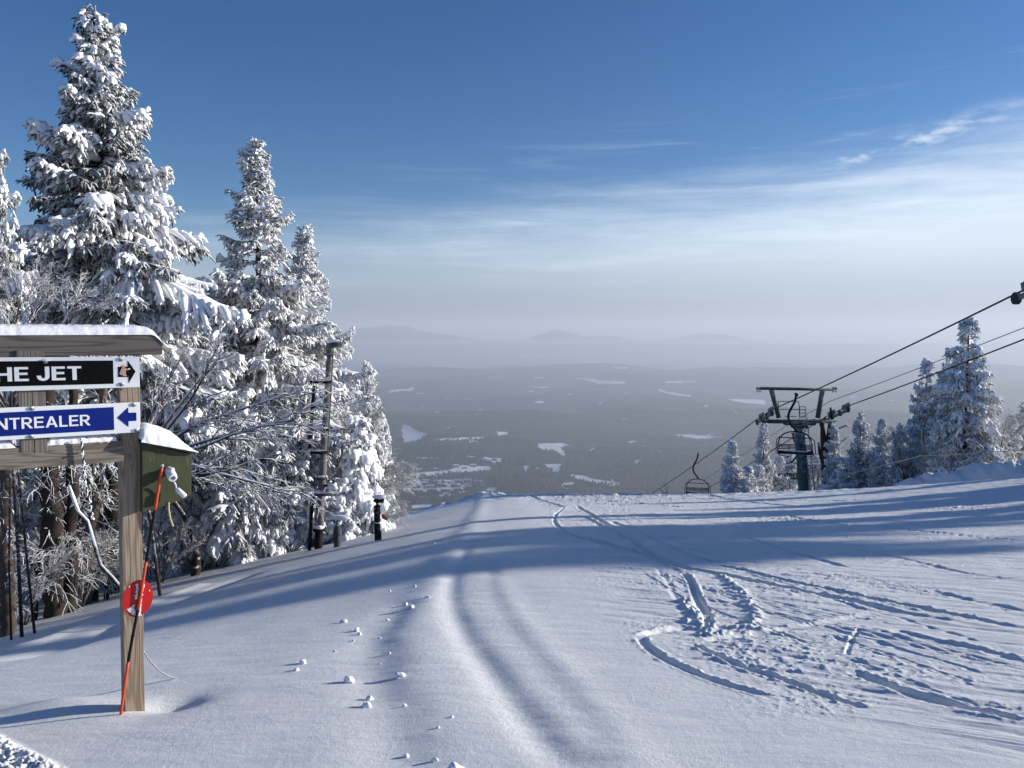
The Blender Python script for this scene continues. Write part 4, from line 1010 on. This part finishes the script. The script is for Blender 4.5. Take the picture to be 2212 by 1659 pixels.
mid = [a + (e-a)*f for f in (0, .25, .5, .75, 1)]; zoff = [0, -.04, -.05, -.035, 0]
zz_ = [a, *[np.array([p[0], p[1], p[2]+o_]) for p, o_ in zip(mid[1:-1], zoff[1:-1])], e + np.array([0, 0, -.01])]
twist_rope(zz_, .0042, 'ground_rope', 'black and white rope running from the post down into the snow on its right', ['swhite', 'black'], local=False)

# ------------------------------------------------------------------ marker pole with disc
mp = thing('marker_pole', 'orange and black banded pole with a red disc leaning against the sign post', 'marker pole', P0, AZ)
NP0, NP1 = .05, .095
def mpnt(f):
    px, py = 261.5 + (350.3-261.5)*f, 1540 + (1007-1540)*f; n0 = NP0 + (NP1-NP0)*f
    if f < .45: px -= 3*math.sin(f/.45*math.pi)
    u, z_ = S(px, py, n0); return np.array([u, -n0, z_])
fr = lambda y_: (1540-y_)/(1540-1007)
bands = [(fr(1560), fr(1429), 'orange'), (fr(1429), fr(1317), 'black'), (fr(1317), fr(1213), 'orange'), (fr(1213), fr(1102), 'black'), (fr(1102), 1.0, 'orange')]
for f0, f1, m_ in bands:
    pts = [mpnt(f) for f in np.linspace(f0, f1, 8)]; mb = MB(); mb.tube(pts, .0078, 12); b = link('pole_band', mb.mesh('pole_band', M[m_]), mp); b['label'] = m_ + ' painted band of the pole'
    if m_ == 'black' : mb = MB(); q = mpnt((f0*.5+f1*.5)); mb.tube([q-np.array([0,0,.003]), q+np.array([0,0,.003])], .0092, 12); link('node_ring', mb.mesh('node_ring', M[m_]), mp)
mb = MB(); mb.blob(mpnt(1.0)+np.array([0,0,.003]), (.009,.009,.007), 3, 8, .2); link('frost', mb.mesh('frost', M['frost']), mp)
dc = mpnt(fr(1292)); k_ = (S(301, 1292, .06)[0]-S(300, 1292, .06)[0]); kz = S(300, 1292, .06)[1]-S(300, 1293, .06)[1]
rx, rz_ = 33.5*k_, 39.5*kz
u, z_ = S(297.3, 1292, .055); tilt = -.12
cpts = [(u+rx*math.cos(a)*math.cos(tilt)-rz_*math.sin(a)*math.sin(tilt), z_+rx*math.cos(a)*math.sin(tilt)+rz_*math.sin(a)*math.cos(tilt)) for a in np.linspace(0, 2*math.pi, 48, endpoint=False)][::-1]
dsk = prism('disc', cpts, dc[1]+.0095, dc[1]+.0125, M['red'], mp, .0012)
def dpt(a, b, n0): # crop 2 px
    u, z_ = S(.3717*a, 1042.4 + .3717*b, n0); return np.array([u, -n0, z_])
mb = MB(); nf = -dc[1]-.0085
rgf = np.random.RandomState(9)
for (x0, y0, x1, y1, w_, c_) in [(800,590,790,680,5,26),(832,590,815,700,6,30),(775,720,745,745,8,18),(760,735,790,765,13,30),(815,710,805,765,9,26),(770,760,815,768,8,20)]:
    for k in range(c_):
        f = rgf.rand(); mb.blob(dpt(x0+(x1-x0)*f+rgf.randn()*w_*.4, y0+(y1-y0)*f+rgf.randn()*w_*.4, nf), (.005*rgf.uniform(.6, 1.3), .002, .006*rgf.uniform(.6, 1.3)), k, 5, .3)
for a, b in ((750,605),(868,628)): mb.blob(dpt(a, b, nf), (.004,.002,.004), 3, 6, .2)
link('frost', mb.mesh('frost', M['frost']), mp)

# ------------------------------------------------------------------ snow gun mast and hydrants
def cc(l, Y): return [at(603.5 + .3141*a, 685.7 + .3141*b, Y) for a, b in l]
YG = 18.6
base = at(686.7, 1193, YG); base[2] = float(H(base[0], YG)) - .1
g = thing('snow_gun_mast', 'tall grey snow gun mast with brackets standing among the snowy trees', 'snow gun', base)
u_ = YG/F
a, b = cc([(268,1620),(273,1455)], YG); MB().tube([a-(b-a)*.3, a, b], .098*1.0, 16).build('base_pipe', M['blackpipe'], g)
a, b = cc([(273,1455),(350,250)], YG); MB().tube([a, a+(b-a)*.12, a+(b-a)*.125, b], [.105,.105,.078*1.15,.088], 18).build('mast_pipe', M['pipe'], g)
c = a; mb = MB(); mb.tube([c+np.array([0,0,-.04]), c+np.array([0,0,.03])], .15, 18); mb.build('flange', M['blackpipe'], g)
mb = MB(); mb.blob(c+np.array([0,-.02,.05]), (.15,.13,.06), 3); mb.build('snow_cover', M['tsnow'], g)
def onm(y_): f = (1455-y_)/(1455-250); return a + (b-a)*f
for y_, wl, wr in ((440,-.42,.10),(605,-.35,.06),(765,-.38,.04),(920,-.30,.08),(1100,-.12,.10),(1210,-.26,.30)):
    q = onm(y_); mb = MB(); mb.bar(q+np.array([wl,-.1,0]), q+np.array([wr,-.1,0]), .03, .07); mb.tube([q+np.array([0,0,-.03]), q+np.array([0,0,.03])], .105, 14); mb.build('bracket', M['blackpipe'] if y_ < 1000 else M['greypipe'], g)
    mb = MB(); mb.blob(q+np.array([(wl+wr)/2,-.1,.05]), ((wr-wl)/2,.03,.025), int(y_), 8, .3); mb.build('snow_cover', M['tsnow'], g)
p1, p2 = cc([(238,470),(208,900)], YG); MB().tube([p1, p2], .04, 8).build('side_pole', M['blackpipe'], g)
p1, p2 = cc([(372,220),(330,950)], YG-.1); MB().tube([p1, p2], .018, 6).build('hose', M['pipe'], g)
t0 = onm(250); mb = MB(); mb.tube([t0+np.array([0,0,-.04]), t0+np.array([0,0,.02])], .15, 14); mb.tube([t0, t0+np.array([-.01,0,.18]), t0+np.array([.03,0,.26])], [.09,.09,.06], 12); mb.build('collar', M['pipe'], g)
h0, h1 = cc([(330,195),(430,178)], YG); mb = MB(); mb.tube([h0, h0+(h1-h0)*.2, h1], [.05,.075,.075], 14); mb.build('nozzle_head', M['greypipe'], g)
mb = MB(); mb.blob((h0+h1)/2+np.array([-.03,0,.08]), (.2,.07,.04), 8, 10, .3); mb.build('snow_cover', M['tsnow'], g)
p1, p2 = cc([(228,1230),(205,1600)], YG); mb = MB(); mb.tube([p1, p2], .045, 8); mb.build('lower_strut', M['blackpipe'], g)
v1 = onm(1150); mb = MB(); mb.tube([v1+np.array([.1,-.05,0]), v1+np.array([.32,-.05,-.02])], .04, 8); mb.tube([v1+np.array([.3,-.05,-.12]), v1+np.array([.3,-.05,.1])], .03, 8); mb.build('valve', M['blackpipe'], g)
mb = MB(); mb.blob(v1+np.array([.25,-.05,.0]), (.14,.07,.08), 2, 8, .3); mb.build('snow_cover', M['tsnow'], g)
# grey hydrant
q = at(729, 1186, 18.0); q[2] = float(H(q[0], 18.0)); g = thing('grey_hydrant', 'small grey hydrant with a snow-topped handwheel between the mast and the black hydrant', 'hydrant', q)
a, b = cc([(398,1600),(400,1495)], 18.0); MB().tube([a-np.array([0,0,.2]), b], .085, 12).build('standpipe', M['greypipe'], g)
a, b = cc([(400,1495),(400,1430)], 18.0); MB().tube([a, a+(b-a)*.1, b], [.11,.11,.075], 12).build('valve_body', M['greypipe'], g)
a, b = cc([(355,1390),(440,1390)], 18.0); mb = MB(); mb.bar(a, b, .05, .03); c_ = (a+b)/2; mb.tube([c_+np.array([0,0,-.15]), c_], .02, 8); mb.build('handwheel', M['greypipe'], g)
MB().blob(c_+np.array([.0,0,.05]), (.27,.1,.06), 5, 8, .2).build('snow_cover', M['tsnow'], g)
# black hydrant
YH = 17.3; q = at(817, 1169, YH); q[2] = float(H(q[0], YH)); g = thing('black_hydrant', 'black and rust standpipe with snowy elbow and orange tag, nearest the valley view', 'hydrant', q)
a, b = cc([(677,1545),(672,1300)], YH); MB().tube([a-np.array([0,0,.3]), b], .072, 14).build('standpipe', M['blackpipe'], g)
c, d = cc([(668,1300),(670,1265)], YH); e2, f2 = cc([(690,1252),(718,1256)], YH); MB().tube([b, d, (d+e2)/2+np.array([0,0,.02]), e2, f2], [.088,.088,.08,.072,.075], 12).build('elbow', M['rustpipe'], g)
MB().blob((d+e2)/2+np.array([0,0,.085]), (.15,.09,.05), 7, 10, .25).build('snow_cover', M['tsnow'], g)
a1, b1 = cc([(676,1412),(676,1406)], YH); MB().tube([a1, b1], .079, 14).build('pipe_band', M['swhite'], g)
a1, b1 = cc([(698,1470),(698,1540)], YH-.05); MB().tube([a1, b1], .018, 6).build('drain_rod', M['blackpipe'], g)
tg = cc([(700,1362),(712,1348),(748,1385),(738,1396),(706,1382)], YH-.06)
bm = bmesh.new(); vs = [bm.verts.new(Vector(p)-Vector(q)) for p in tg]; bm.faces.new(vs); me = bpy.data.meshes.new('tag_plate'); bm.to_mesh(me); bm.free(); me.materials.append(M['tagorange']); tgo = link('tag_plate', me, g); md = tgo.modifiers.new('s', 'SOLIDIFY'); md.thickness = .01
# ------------------------------------------------------------------ ski lift
AX, BXx, CXx, SL = 16.0, 20.35, 18.2, -.031
def onA(px, py, a0=AX):  # pixel on the vertical plane x = a0 + SL*y
    d = ray(px, py); k = a0/(d[0]-SL*d[1]); return d*k
YT = 44.7
def e3(a, b): return at(1563.5 + .2150*a, 740.6 + .2150*b, YT)
tw = gp(*at(1735, 1052, YT)[:2]); T = thing('lift_tower', 'dark green chairlift tower with ladder and cross arms standing beyond the crest', 'lift tower', tw)
ctop, cbot = e3(757, 840), e3(800, 1450); dirc = (cbot-ctop)
cb2 = ctop + dirc*((ctop[2]-tw[2]+.3)/(ctop[2]-cbot[2]))
MB().tube([ctop, cb2], [.28, .34], 24).build('column', M['liftgreen'], T)
MB().tube([ctop+np.array([0,0,-.05]), ctop+np.array([0,0,.1])], .48, 20).build('column_cap', M['liftgreen'], T)
mb = MB(); mb.bar(e3(430,778), e3(1105,785), .3, .10); mb.bar(e3(440,802), e3(1080,802), .25, .06)
for x_ in (480, 560, 640, 880, 960, 1040): mb.bar(e3(x_,770)+np.array([0,.0,0]), e3(x_+4,805), .42, .10, (0,1,0))
mb.bar(e3(610,812), e3(910,812), .5, .14); mb.build('cross_arm', M['liftgreen'], T)
mb = MB(); mb.bar(e3(380,458), e3(1090,468), .2, .17); mb.build('top_beam', M['liftolive'], T)
for p_, q_ in (((478,475),(553,752)), ((990,480),(943,755))): MB().bar(e3(*p_), e3(*q_), .22, .20, (0,1,0)).build('top_strut', M['liftolive'], T)
for x_ in (338, 365, 1096, 1125):
    c = e3(x_, 470); al = np.linspace(0, 2*np.pi, 17); mb = MB(); mb.tube([c+np.array([.05*math.cos(t_), 0, .15*math.sin(t_)]) for t_ in al], .022, 6); mb.tube([c+np.array([0,-.06,.06]), c+np.array([0,.06,.06])], .07, 10); mb.build('lifting_eye', M['lifthandle'], T)
mb = MB()
for l in ([(550,750),(548,587),(755,590),(760,745)], [(553,668),(752,670)], [(765,745),(762,640),(822,643),(828,745)], [(765,705),(824,705)], [(765,672),(822,674)], [(612,738),(730,738)], [(775,740),(826,740)]):
    for s_, t_ in zip(l[:-1], l[1:]): mb.tube([e3(*s_), e3(*t_)], .028, 5)
mb.build('railing', M['lifthandle'], T)
mb = MB()
for o_ in (48, 92):
    mb.tube([e3(760+o_-40, 745)+np.array([0,-.4,0]), e3(790+o_-40+5, 1150)+np.array([0,-.5,0]), cb2+(e3(757+o_,1450)-e3(757,1450))*1.0+np.array([.05,-.5,.0])], .025, 6)
for k in range(22):
    f = k/21; z0_ = e3(762, 745)+ (e3(805,1450)-e3(762,745))*f; w_ = (e3(800,900)-e3(760,900))[0]
    mb.tube([z0_+np.array([.06,-.45,0]), z0_+np.array([.06+w_*1.12,-.45,0])], .02, 5)
mb.build('ladder', M['lifthandle'], T)
def sheaves(p0, p1, n_, r_, parent):
    p0 = np.array(p0); p1 = np.array(p1); d = (p1-p0); dn = d/np.linalg.norm(d); up = np.cross(np.cross(dn, [0,0,1]), dn)*-1; up = np.array([0,0,1.])
    mb = MB(); mb.bar(p0-up*.15, p1-up*.15, .12, .14); b = mb.build('sheave_beam', M['lifthandle'], parent)
    for k in range(n_):
        c = p0+(p1-p0)*(k+.0)/(n_-1)-up*(r_*.55+.02); ax = np.array([1.,0,0]); mb = MB()
        V, Fq = tubes([[c-ax*.06, c-ax*.055, c+ax*.055, c+ax*.06]], [[r_*.8, r_, r_, r_*.8]], 20); mb.add(V, Fq); V, Fq = tubes([[c-ax*.085, c+ax*.085]], [[r_*.3]*2], 10); mb.add(V, Fq); mb.build('sheave_wheel', M['sheave'], parent)
    for f in (.12, .75):
        c = p0+(p1-p0)*f+up*.12; MB().bar(c, c+(p1-p0)*.32, .05, .28).build('cable_guard', M['lifthandle'], parent)
a_near = onA(1664, 889); a_far = onA(1640, 907); d = a_near-a_far
sheaves(onA(1636, 908), onA(1668, 888), 4, .17, T)
sheaves(onA(1783, 903, BXx), onA(1832, 880, BXx), 4, .17, T)
MB().bar(e3(440,780), onA(1650, 903)-np.array([0,0,.25]), .2, .12).build('sheave_arm', M['liftgreen'], T)
MB().bar(e3(1090,790), onA(1805, 898, BXx)-np.array([0,0,.25]), .2, .12).build('sheave_arm', M['liftgreen'], T)
mb = MB(); c_ = e3(972, 812); V, Fq = tubes([[c_+np.array([-.08,-.2,0]), c_+np.array([.08,-.2,0])]], [[.18, .18]], 16); mb.add(V, Fq); mb.build('spare_wheel', M['sheave'], T)
# cables (world): far end, tower, near end
def cable(pts, r_, label, mat='cable'):
    t = MB(); P = [pts[0]]
    for s_, e_ in zip(pts[:-1], pts[1:]):
        L = np.linalg.norm(e_-s_)
        for f in np.linspace(0, 1, 14)[1:]: P.append(s_+(e_-s_)*f - np.array([0,0,.00035*L*L*4*f*(1-f)*.4]))
    o = t.tube(P, r_, 6).build('cable', M[mat], None, (0,0,0)); tag(o, label, 'cable')
def extend(a, b, k): return b + (b-a)*k
A2 = onA(2196, 634)
Afar = onA(1400, 1062); Afar = extend(onA(1640,907), Afar, .8)
up_dir = A2-a_near; cable([Afar, onA(1636,905), onA(1668,885), A2, A2+up_dir*1.6+np.array([0,0,.6])], .03, 'upper dark haul cable crossing the lift tower from top right to lower left')
Bn = onA(2212, 733, BXx); Bf = onA(1563.5, 1028, BXx); b_n = onA(1832, 877, BXx); b_f = onA(1783, 901, BXx)
cable([extend(b_f, Bf, 1.2), b_f, b_n, Bn, extend(b_n, Bn, 2.0)], .03, 'lower dark haul cable running through the right-hand sheaves of the lift tower')
Cn = onA(2212, 708, CXx); Cm = onA(1795, 866, CXx); Cmm = onA(1701, 918, CXx); Cf = onA(1596, 987, CXx)
cable([extend(Cmm, Cf, 1.0), Cmm, Cm, Cn, extend(Cm, Cn, 2.0)], .015, 'thin grey communication cable between the two haul cables', 'cable_grey')
# second tower's sheaves and mast at the right edge
T2 = thing('near_lift_tower', 'nearer lift tower at the right edge of which only a sheave wheel shows', 'lift tower', gp(17.6, 23.2))
sheaves(A2+np.array([0,0,-.02]), A2+(up_dir/np.linalg.norm(up_dir))*1.9, 4, .19, T2)
q = A2+(up_dir/np.linalg.norm(up_dir))*1.0; base2 = gp(18.0, q[1]); mb = MB(); mb.tube([base2-np.array([0,0,.3]), np.array([18.0, q[1], q[2]-.4])], [.4,.33], 20); mb.build('column', M['liftgreen'], T2)
MB().bar(np.array([q[0]-.1, q[1], q[2]-.35]), np.array([q[0]+4.5, q[1], q[2]-.35]), .35, .3).build('cross_arm', M['liftgreen'], T2)
# chairs
def chair(label, grip, rz, s=1.0):
    t = thing('lift_chair', label, 'lift chair', grip, rz, 'chairs hanging on the lift cables'); t.scale = (s, s, s)
    w = .84; zs = -2.98
    def P(name, fn, mat='chair'): mb = MB(); fn(mb); link(name, mb.mesh(name, M[mat]), t)
    P('grip', lambda m: (m.bar((-.0,-.35,.03), (0,.25,.03), .12, .12), m.tube([(0,-.2,-.02),(0,.2,-.02)], .06, 10)))
    P('hanger', lambda m: m.tube([(0,0,0),(-.06,-.05,-.35),(-.30,.0,-.85),(-.37,.05,-1.15),(-.28,.05,-1.45),(-.05,.02,-1.75),(.08,.0,-1.9)], .062, 10))
    def fr_(m):
        for sx in (-1, 1):
            m.tube([(.0,0,-1.92),(sx*.28,0,-1.94),(sx*.58,0,-2.06),(sx*.76,.02,-2.28),(sx*w,.04,-2.6),(sx*w,.06,-2.85),(sx*w,.0,zs)], .035, 8)
            m.tube([(sx*w,.04,-2.65),(sx*(w+.02),-.1,-2.95),(sx*w,-.5,-3.02)], .03, 8)
        m.tube([(-.74,.02,-2.25),(.74,.02,-2.25)], .024, 8)
    P('frame', fr_)
    def bk(m):
        for z_ in (-2.62, -2.69, -2.76, -2.84): m.bar((-w,.06,z_), (w,.06,z_), .03, .04)
        for x_ in (-.28, .28): m.bar((x_,.08,-2.58), (x_,.02,-3.0), .03, .04, (0,1,0))
    P('backrest', bk)
    def se(m):
        m.box((0,-.24,zs), (2*w-.02,.5,.05))
        for k in range(5): m.bar((-w,-.03-.1*k,zs+.035), (w,-.03-.1*k,zs+.035), .06, .03)
        m.tube([(-w,-.5,zs-.03),(w,-.5,zs-.03)], .035, 8)
    P('seat', se)
    def sb(m):
        for sx in (-1, 1): m.tube([(sx*.76,.0,-2.2),(sx*(w+.09),-.12,-2.35),(sx*(w+.11),-.3,-2.7),(sx*(w+.13),-.45,-2.95),(sx*(w*.9),-.55,-3.12),(sx*.35,-.5,-3.15)], .022, 7)
    P('safety_bar', sb)
    mbs = MB(); mbs.blob((.1,-.22,zs+.06), (w*.8,.2,.025), 3, 8, .3); link('snow_cover', mbs.mesh('snow_cover', M['frost']), t)
    return t
chair('dark triple chair hanging in front of the lift tower column', onA(1720, 853), R(-14))
chair('far dark chair hanging over the crest left of the lift tower', onA(1508, 981), R(-14))
pb = onA(1716, 937, BXx); pb = extend(b_f, pb, .05); chair('dark chair partly hidden behind the lift tower column', pb, R(166))

# ------------------------------------------------------------------ rope fence on the right
YP = 31.5
q = at(1994.6, 1047, YP); t = thing('fence_pole', 'thin red fence pole at the edge of the slope holding the rope', 'pole', q)
MB().tube([at(1994.8, 1056, YP), at(1994.2, 1020, YP)], .022, 8).build('lower_pole', M['redpole'], t); MB().tube([at(1994.2, 1020, YP), at(1988.8, 918, YP)], .016, 8).build('upper_pole', M['cable_grey'], t)
o = MB().tube([at(*a) for a in ((2240,971,28),(2150,976,29.5),(2060,982,30.7),(1991,984,YP),(1930,1000,33.5),(1850,1020,36.5),(1763,1034,40))], .016, 6).build('fence_rope', M['fence_rope']); tag(o, 'pale rope strung from the red pole in front of the right-hand trees', 'rope')
q = at(1791, 1052, 36.5); o = MB().tube([at(1791,1056,36.5), at(1790,985,36.5)], .012, 6).build('thin_pole', M['cable_grey']); tag(o, 'thin grey pole at the crest just right of the lift tower', 'pole')
# little frosted weed on the crest
B4 = bare(33, [((0,0,1),.8,.012),((.3,0,1),.7,.01),((-.3,0,1),.6,.01)], [(6,.4,.5,.008),(4,.5,.5,.007)], wig=.1)
place_bare(B4, gp(*at(1438, 1062, 37.0)[:2]), 'tiny frosted weed poking over the crest below the far chair cable', .9, 0, 'weeds', 'frosted_weed')

# ------------------------------------------------------------------ snowballs
balls = [(490,822,15,'round clump left of the upper three on the windrow'),(558,866,16,'upper clump of the close pair left of the windrow'),(575,887,11,'small clump just under the close pair left of the windrow'),(540,925,8,'small clump below the close pair left of the windrow'),
 (437,985,9,'small clump midway down on the left of the trail of clumps'),(265,1046,17,'round clump farthest left on the open snow'),(228,1089,12,'smaller clump just below the farthest left one'),
 (517,1138,27,'largest round snow clump with the longest shadow'),(793,1121,25,'wide clump sitting on the ridge right of the largest one'),(628,1230,18,'clump just above the big oval one'),(605,1276,27,'big oval clump below the largest round one'),
 (820,1283,10,'small clump right of the big oval one'),(1077,1357,10,'small clump farthest right near the bottom'),(1000,1415,10,'small clump below the one farthest right'),(830,1543,15,'left clump of the bottom pair'),(983,1576,17,'right clump of the bottom pair'),
 (1090,1622,42,'broad lump cut off by the bottom edge of the photo'),(825,732,12,'left clump of the upper three on the windrow'),(858,754,16,'lower middle clump of the upper three on the windrow'),(945,706,13,'right clump of the upper three on the windrow'),
 (728,811,9,'small clump just below the upper three'),(735,998,10,'small clump on the ridge above the wide one'),(685,1048,6,'tiny clump left of the ridge above the wide one'),(683,908,7,'tiny clump beside the dark side of the ridge'),(978,398,8,'far small clump high on the windrow'),(875,638,9,'clump above the upper three on the windrow'),(740,657,6,'tiny clump far left of the windrow top')]
for k, (a, b, r_, lb) in enumerate(balls):
    px, py = 548.6+.3968*a, 1014.9+.3968*b
    p = ground(px, py + r_*.3968*.7); z_ = Hd(p[0], p[1]); rad = r_*.3968/F*p[1]*.95
    t = MB(); rr_ = random.Random(k); t.blob((0,0,rad*.38), (rad*rr_.uniform(.95,1.25), rad*rr_.uniform(.85,1.1), rad*rr_.uniform(.75,.95)), k+1, 16, .38)
    V = np.concatenate(t.V); V = V + (rad*.10)*np.stack([noise(V[:, 0]*3/rad+k, V[:, 2]*3/rad), noise(V[:, 1]*3/rad, V[:, 2]*3/rad+k), noise(V[:, 0]*4/rad, V[:, 1]*4/rad)], 1); t.V = [V]; t.F = [np.concatenate(t.F)]
    o = t.build('snow_clump', M['snow'], None, (0,0,0)); o.location = (p[0], p[1], z_); tag(o, lb if 'snow' in lb else 'snow: ' + lb, 'snow clump', 'loose snow clumps on the slope')

# ------------------------------------------------------------------ haze
mb = MB(); mb.box((0, 9000, (-700+170)/2), (60000, 60000, 870))
n = N('haze_air'); n.t.nodes.remove(n.b); vol = n.n('ShaderNodeVolumePrincipled'); vol.inputs['Color'].default_value = (.73,.79,.88,1); vol.inputs['Density'].default_value = 1/6600; vol.inputs['Anisotropy'].default_value = .2
n.l(vol.outputs[0], n.out.inputs['Volume'])
hz = mb.build('haze', n.m, smooth=False); tag(hz, 'pale haze filling the air over the valley', 'haze', kind='stuff')

n = N('mist_air'); n.t.nodes.remove(n.b); vol = n.n('ShaderNodeVolumePrincipled'); vol.inputs['Color'].default_value = (.80,.85,.92,1); vol.inputs['Density'].default_value = 1/9000; vol.inputs['Anisotropy'].default_value = .2
n.l(vol.outputs[0], n.out.inputs['Volume'])
for k, (y0_, zt_) in enumerate(((7600, -262), (8800, -215), (10300, -185), (11800, -160))):
    y1_ = 15400 + 90*k; z0_ = -560 - 7*k; mb = MB(); mb.box((0, (y0_+y1_)/2, (zt_+z0_)/2), (44000+700*k, y1_-y0_, zt_-z0_)); mi = mb.build('mist', n.m, smooth=False)
    tag(mi, 'low bank of mist lying before the feet of the far mountains', 'mist', 'layers of mist before the far mountains', kind='stuff')


# ------------------------------------------------------------------ light
EL, PHI = R(12.6), R(15)
sv = Vector((math.cos(EL)*math.cos(PHI), math.cos(EL)*math.sin(PHI), math.sin(EL)))
sl_ = bpy.data.lights.new('sun', 'SUN'); sl_.energy = 5.0; sl_.angle = R(.8); sl_.color = (1.0, .955, .885)
so = bpy.data.objects.new('sun', sl_); COL.objects.link(so); so.rotation_euler = sv.to_track_quat('Z', 'Y').to_euler(); so.location = (60, 30, 60)
w = bpy.data.worlds.new('World'); sc.world = w; w.use_nodes = True; nt = w.node_tree; nt.nodes.clear()
class WN(N):
    def __init__(s): s.t = nt; s.tc = nt.nodes.new('ShaderNodeTexCoord')
w_ = WN(); out = nt.nodes.new('ShaderNodeOutputWorld')
sky = nt.nodes.new('ShaderNodeTexSky'); sky.sky_type = 'NISHITA'; sky.sun_disc = False; sky.sun_elevation = EL; sky.sun_rotation = math.pi/2-PHI; sky.altitude = 1200; sky.air_density = 1.0; sky.dust_density = .15; sky.ozone_density = 3.0
bg = nt.nodes.new('ShaderNodeBackground'); bg.inputs[1].default_value = .086; hs = nt.nodes.new('ShaderNodeHueSaturation'); hs.inputs['Saturation'].default_value = 1.25; hs.inputs['Hue'].default_value = .511; nt.links.new(sky.outputs[0], hs.inputs['Color']); nt.links.new(hs.outputs[0], bg.inputs[0])
sx = nt.nodes.new('ShaderNodeSeparateXYZ'); nt.links.new(w_.tc.outputs['Generated'], sx.inputs[0])
X_, Y_, Z_ = sx.outputs
az_ = w_.math('DIVIDE', X_, w_.math('MAXIMUM', Y_, .15))      # tan of azimuth, front half
az_ = w_.math('MINIMUM', w_.math('MAXIMUM', az_, -1.0), 1.2)
# cloud edge height rises to the right
edge = w_.math('ADD', .140, w_.math('MULTIPLY', az_, .085))
str1 = w_.noise(3.2, (1.0, 1.0, 9.0), det=7, rough=.62, kind='Generated')
mpn = w_.n('ShaderNodeMapping'); mpn.inputs['Rotation'].default_value = (0, R(-14), 0); mpn.inputs['Scale'].default_value = (1.2, 1.2, 14)
nt.links.new(w_.tc.outputs['Generated'], mpn.inputs[0]); nz2 = w_.n('ShaderNodeTexNoise'); nz2.inputs['Scale'].default_value = 3.5; nz2.inputs['Detail'].default_value = 9; nz2.inputs['Roughness'].default_value = .68; nz2.inputs['Distortion'].default_value = .35
nt.links.new(mpn.outputs[0], nz2.inputs[0])
nn_ = w_.math('SUBTRACT', nz2.outputs[0], .5)
d_ = w_.math('SUBTRACT', edge, Z_)
dn = w_.math('ADD', d_, w_.math('MULTIPLY', nn_, .12))
def mr(v, a, b, c=0., d=1.):
    x = w_.n('ShaderNodeMapRange'); x.interpolation_type = 'SMOOTHSTEP'
    nt.links.new(v, x.inputs[0]); x.inputs[1].default_value = a; x.inputs[2].default_value = b; x.inputs[3].default_value = c; x.inputs[4].default_value = d; return x.outputs[0]
veil = mr(dn, -.055, .085)
wisp = w_.math('MULTIPLY', mr(nz2.outputs[0], .52, .72), w_.math('MULTIPLY', mr(d_, -.13, .02), mr(az_, -.35, .25)))
mask = w_.math('MAXIMUM', w_.math('MULTIPLY', veil, .92), w_.math('MULTIPLY', wisp, .5))
ga = w_.math('POWER', w_.math('DIVIDE', w_.math('SUBTRACT', az_, .50), .15), 2.0)
gz = w_.math('POWER', w_.math('DIVIDE', w_.math('SUBTRACT', w_.math('SUBTRACT', Z_, .207), w_.math('MULTIPLY', w_.math('SUBTRACT', az_, .50), .16)), .011), 2.0)
spot = w_.math('POWER', 2.718, w_.math('MULTIPLY', w_.math('ADD', ga, gz), -1.0))
puff = w_.noise(16, (1, 1, 3.0), det=6, rough=.65, kind='Generated')
mask = w_.math('MAXIMUM', mask, w_.math('MULTIPLY', spot, mr(puff, .44, .68, 0, .75)))
low = mr(Z_, .0, .16)
colr = w_.mix(low, (.205,.25,.315), (.42,.51,.64))
side = mr(az_, -.35, .6)
colr = w_.mix(w_.math('MULTIPLY', side, w_.math('ADD', .20, w_.math('MULTIPLY', low, .6))), colr, (.68,.75,.82))
colr = w_.mix(w_.math('MULTIPLY', mr(nz2.outputs[0], .45, .80), w_.math('MULTIPLY', low, .45)), colr, (.76,.83,.90))
bgc = nt.nodes.new('ShaderNodeBackground'); nt.links.new(colr, bgc.inputs[0]); bgc.inputs[1].default_value = 1.0
mx_ = nt.nodes.new('ShaderNodeMixShader'); nt.links.new(mask, mx_.inputs[0]); nt.links.new(bg.outputs[0], mx_.inputs[1]); nt.links.new(bgc.outputs[0], mx_.inputs[2])
nt.links.new(mx_.outputs[0], out.inputs[0])
vs_ = sc.view_settings; vs_.view_transform = 'Standard'; vs_.look = 'None'; vs_.gamma = 1; vs_.exposure = 0.48
sc.render.engine = 'CYCLES'; cy = sc.cycles
cy.max_bounces = 4; cy.diffuse_bounces = 2; cy.glossy_bounces = 1; cy.transmission_bounces = 1; cy.volume_bounces = 1; cy.transparent_max_bounces = 4
cy.use_denoising = True; cy.sample_clamp_direct = 12; cy.sample_clamp_indirect = 4
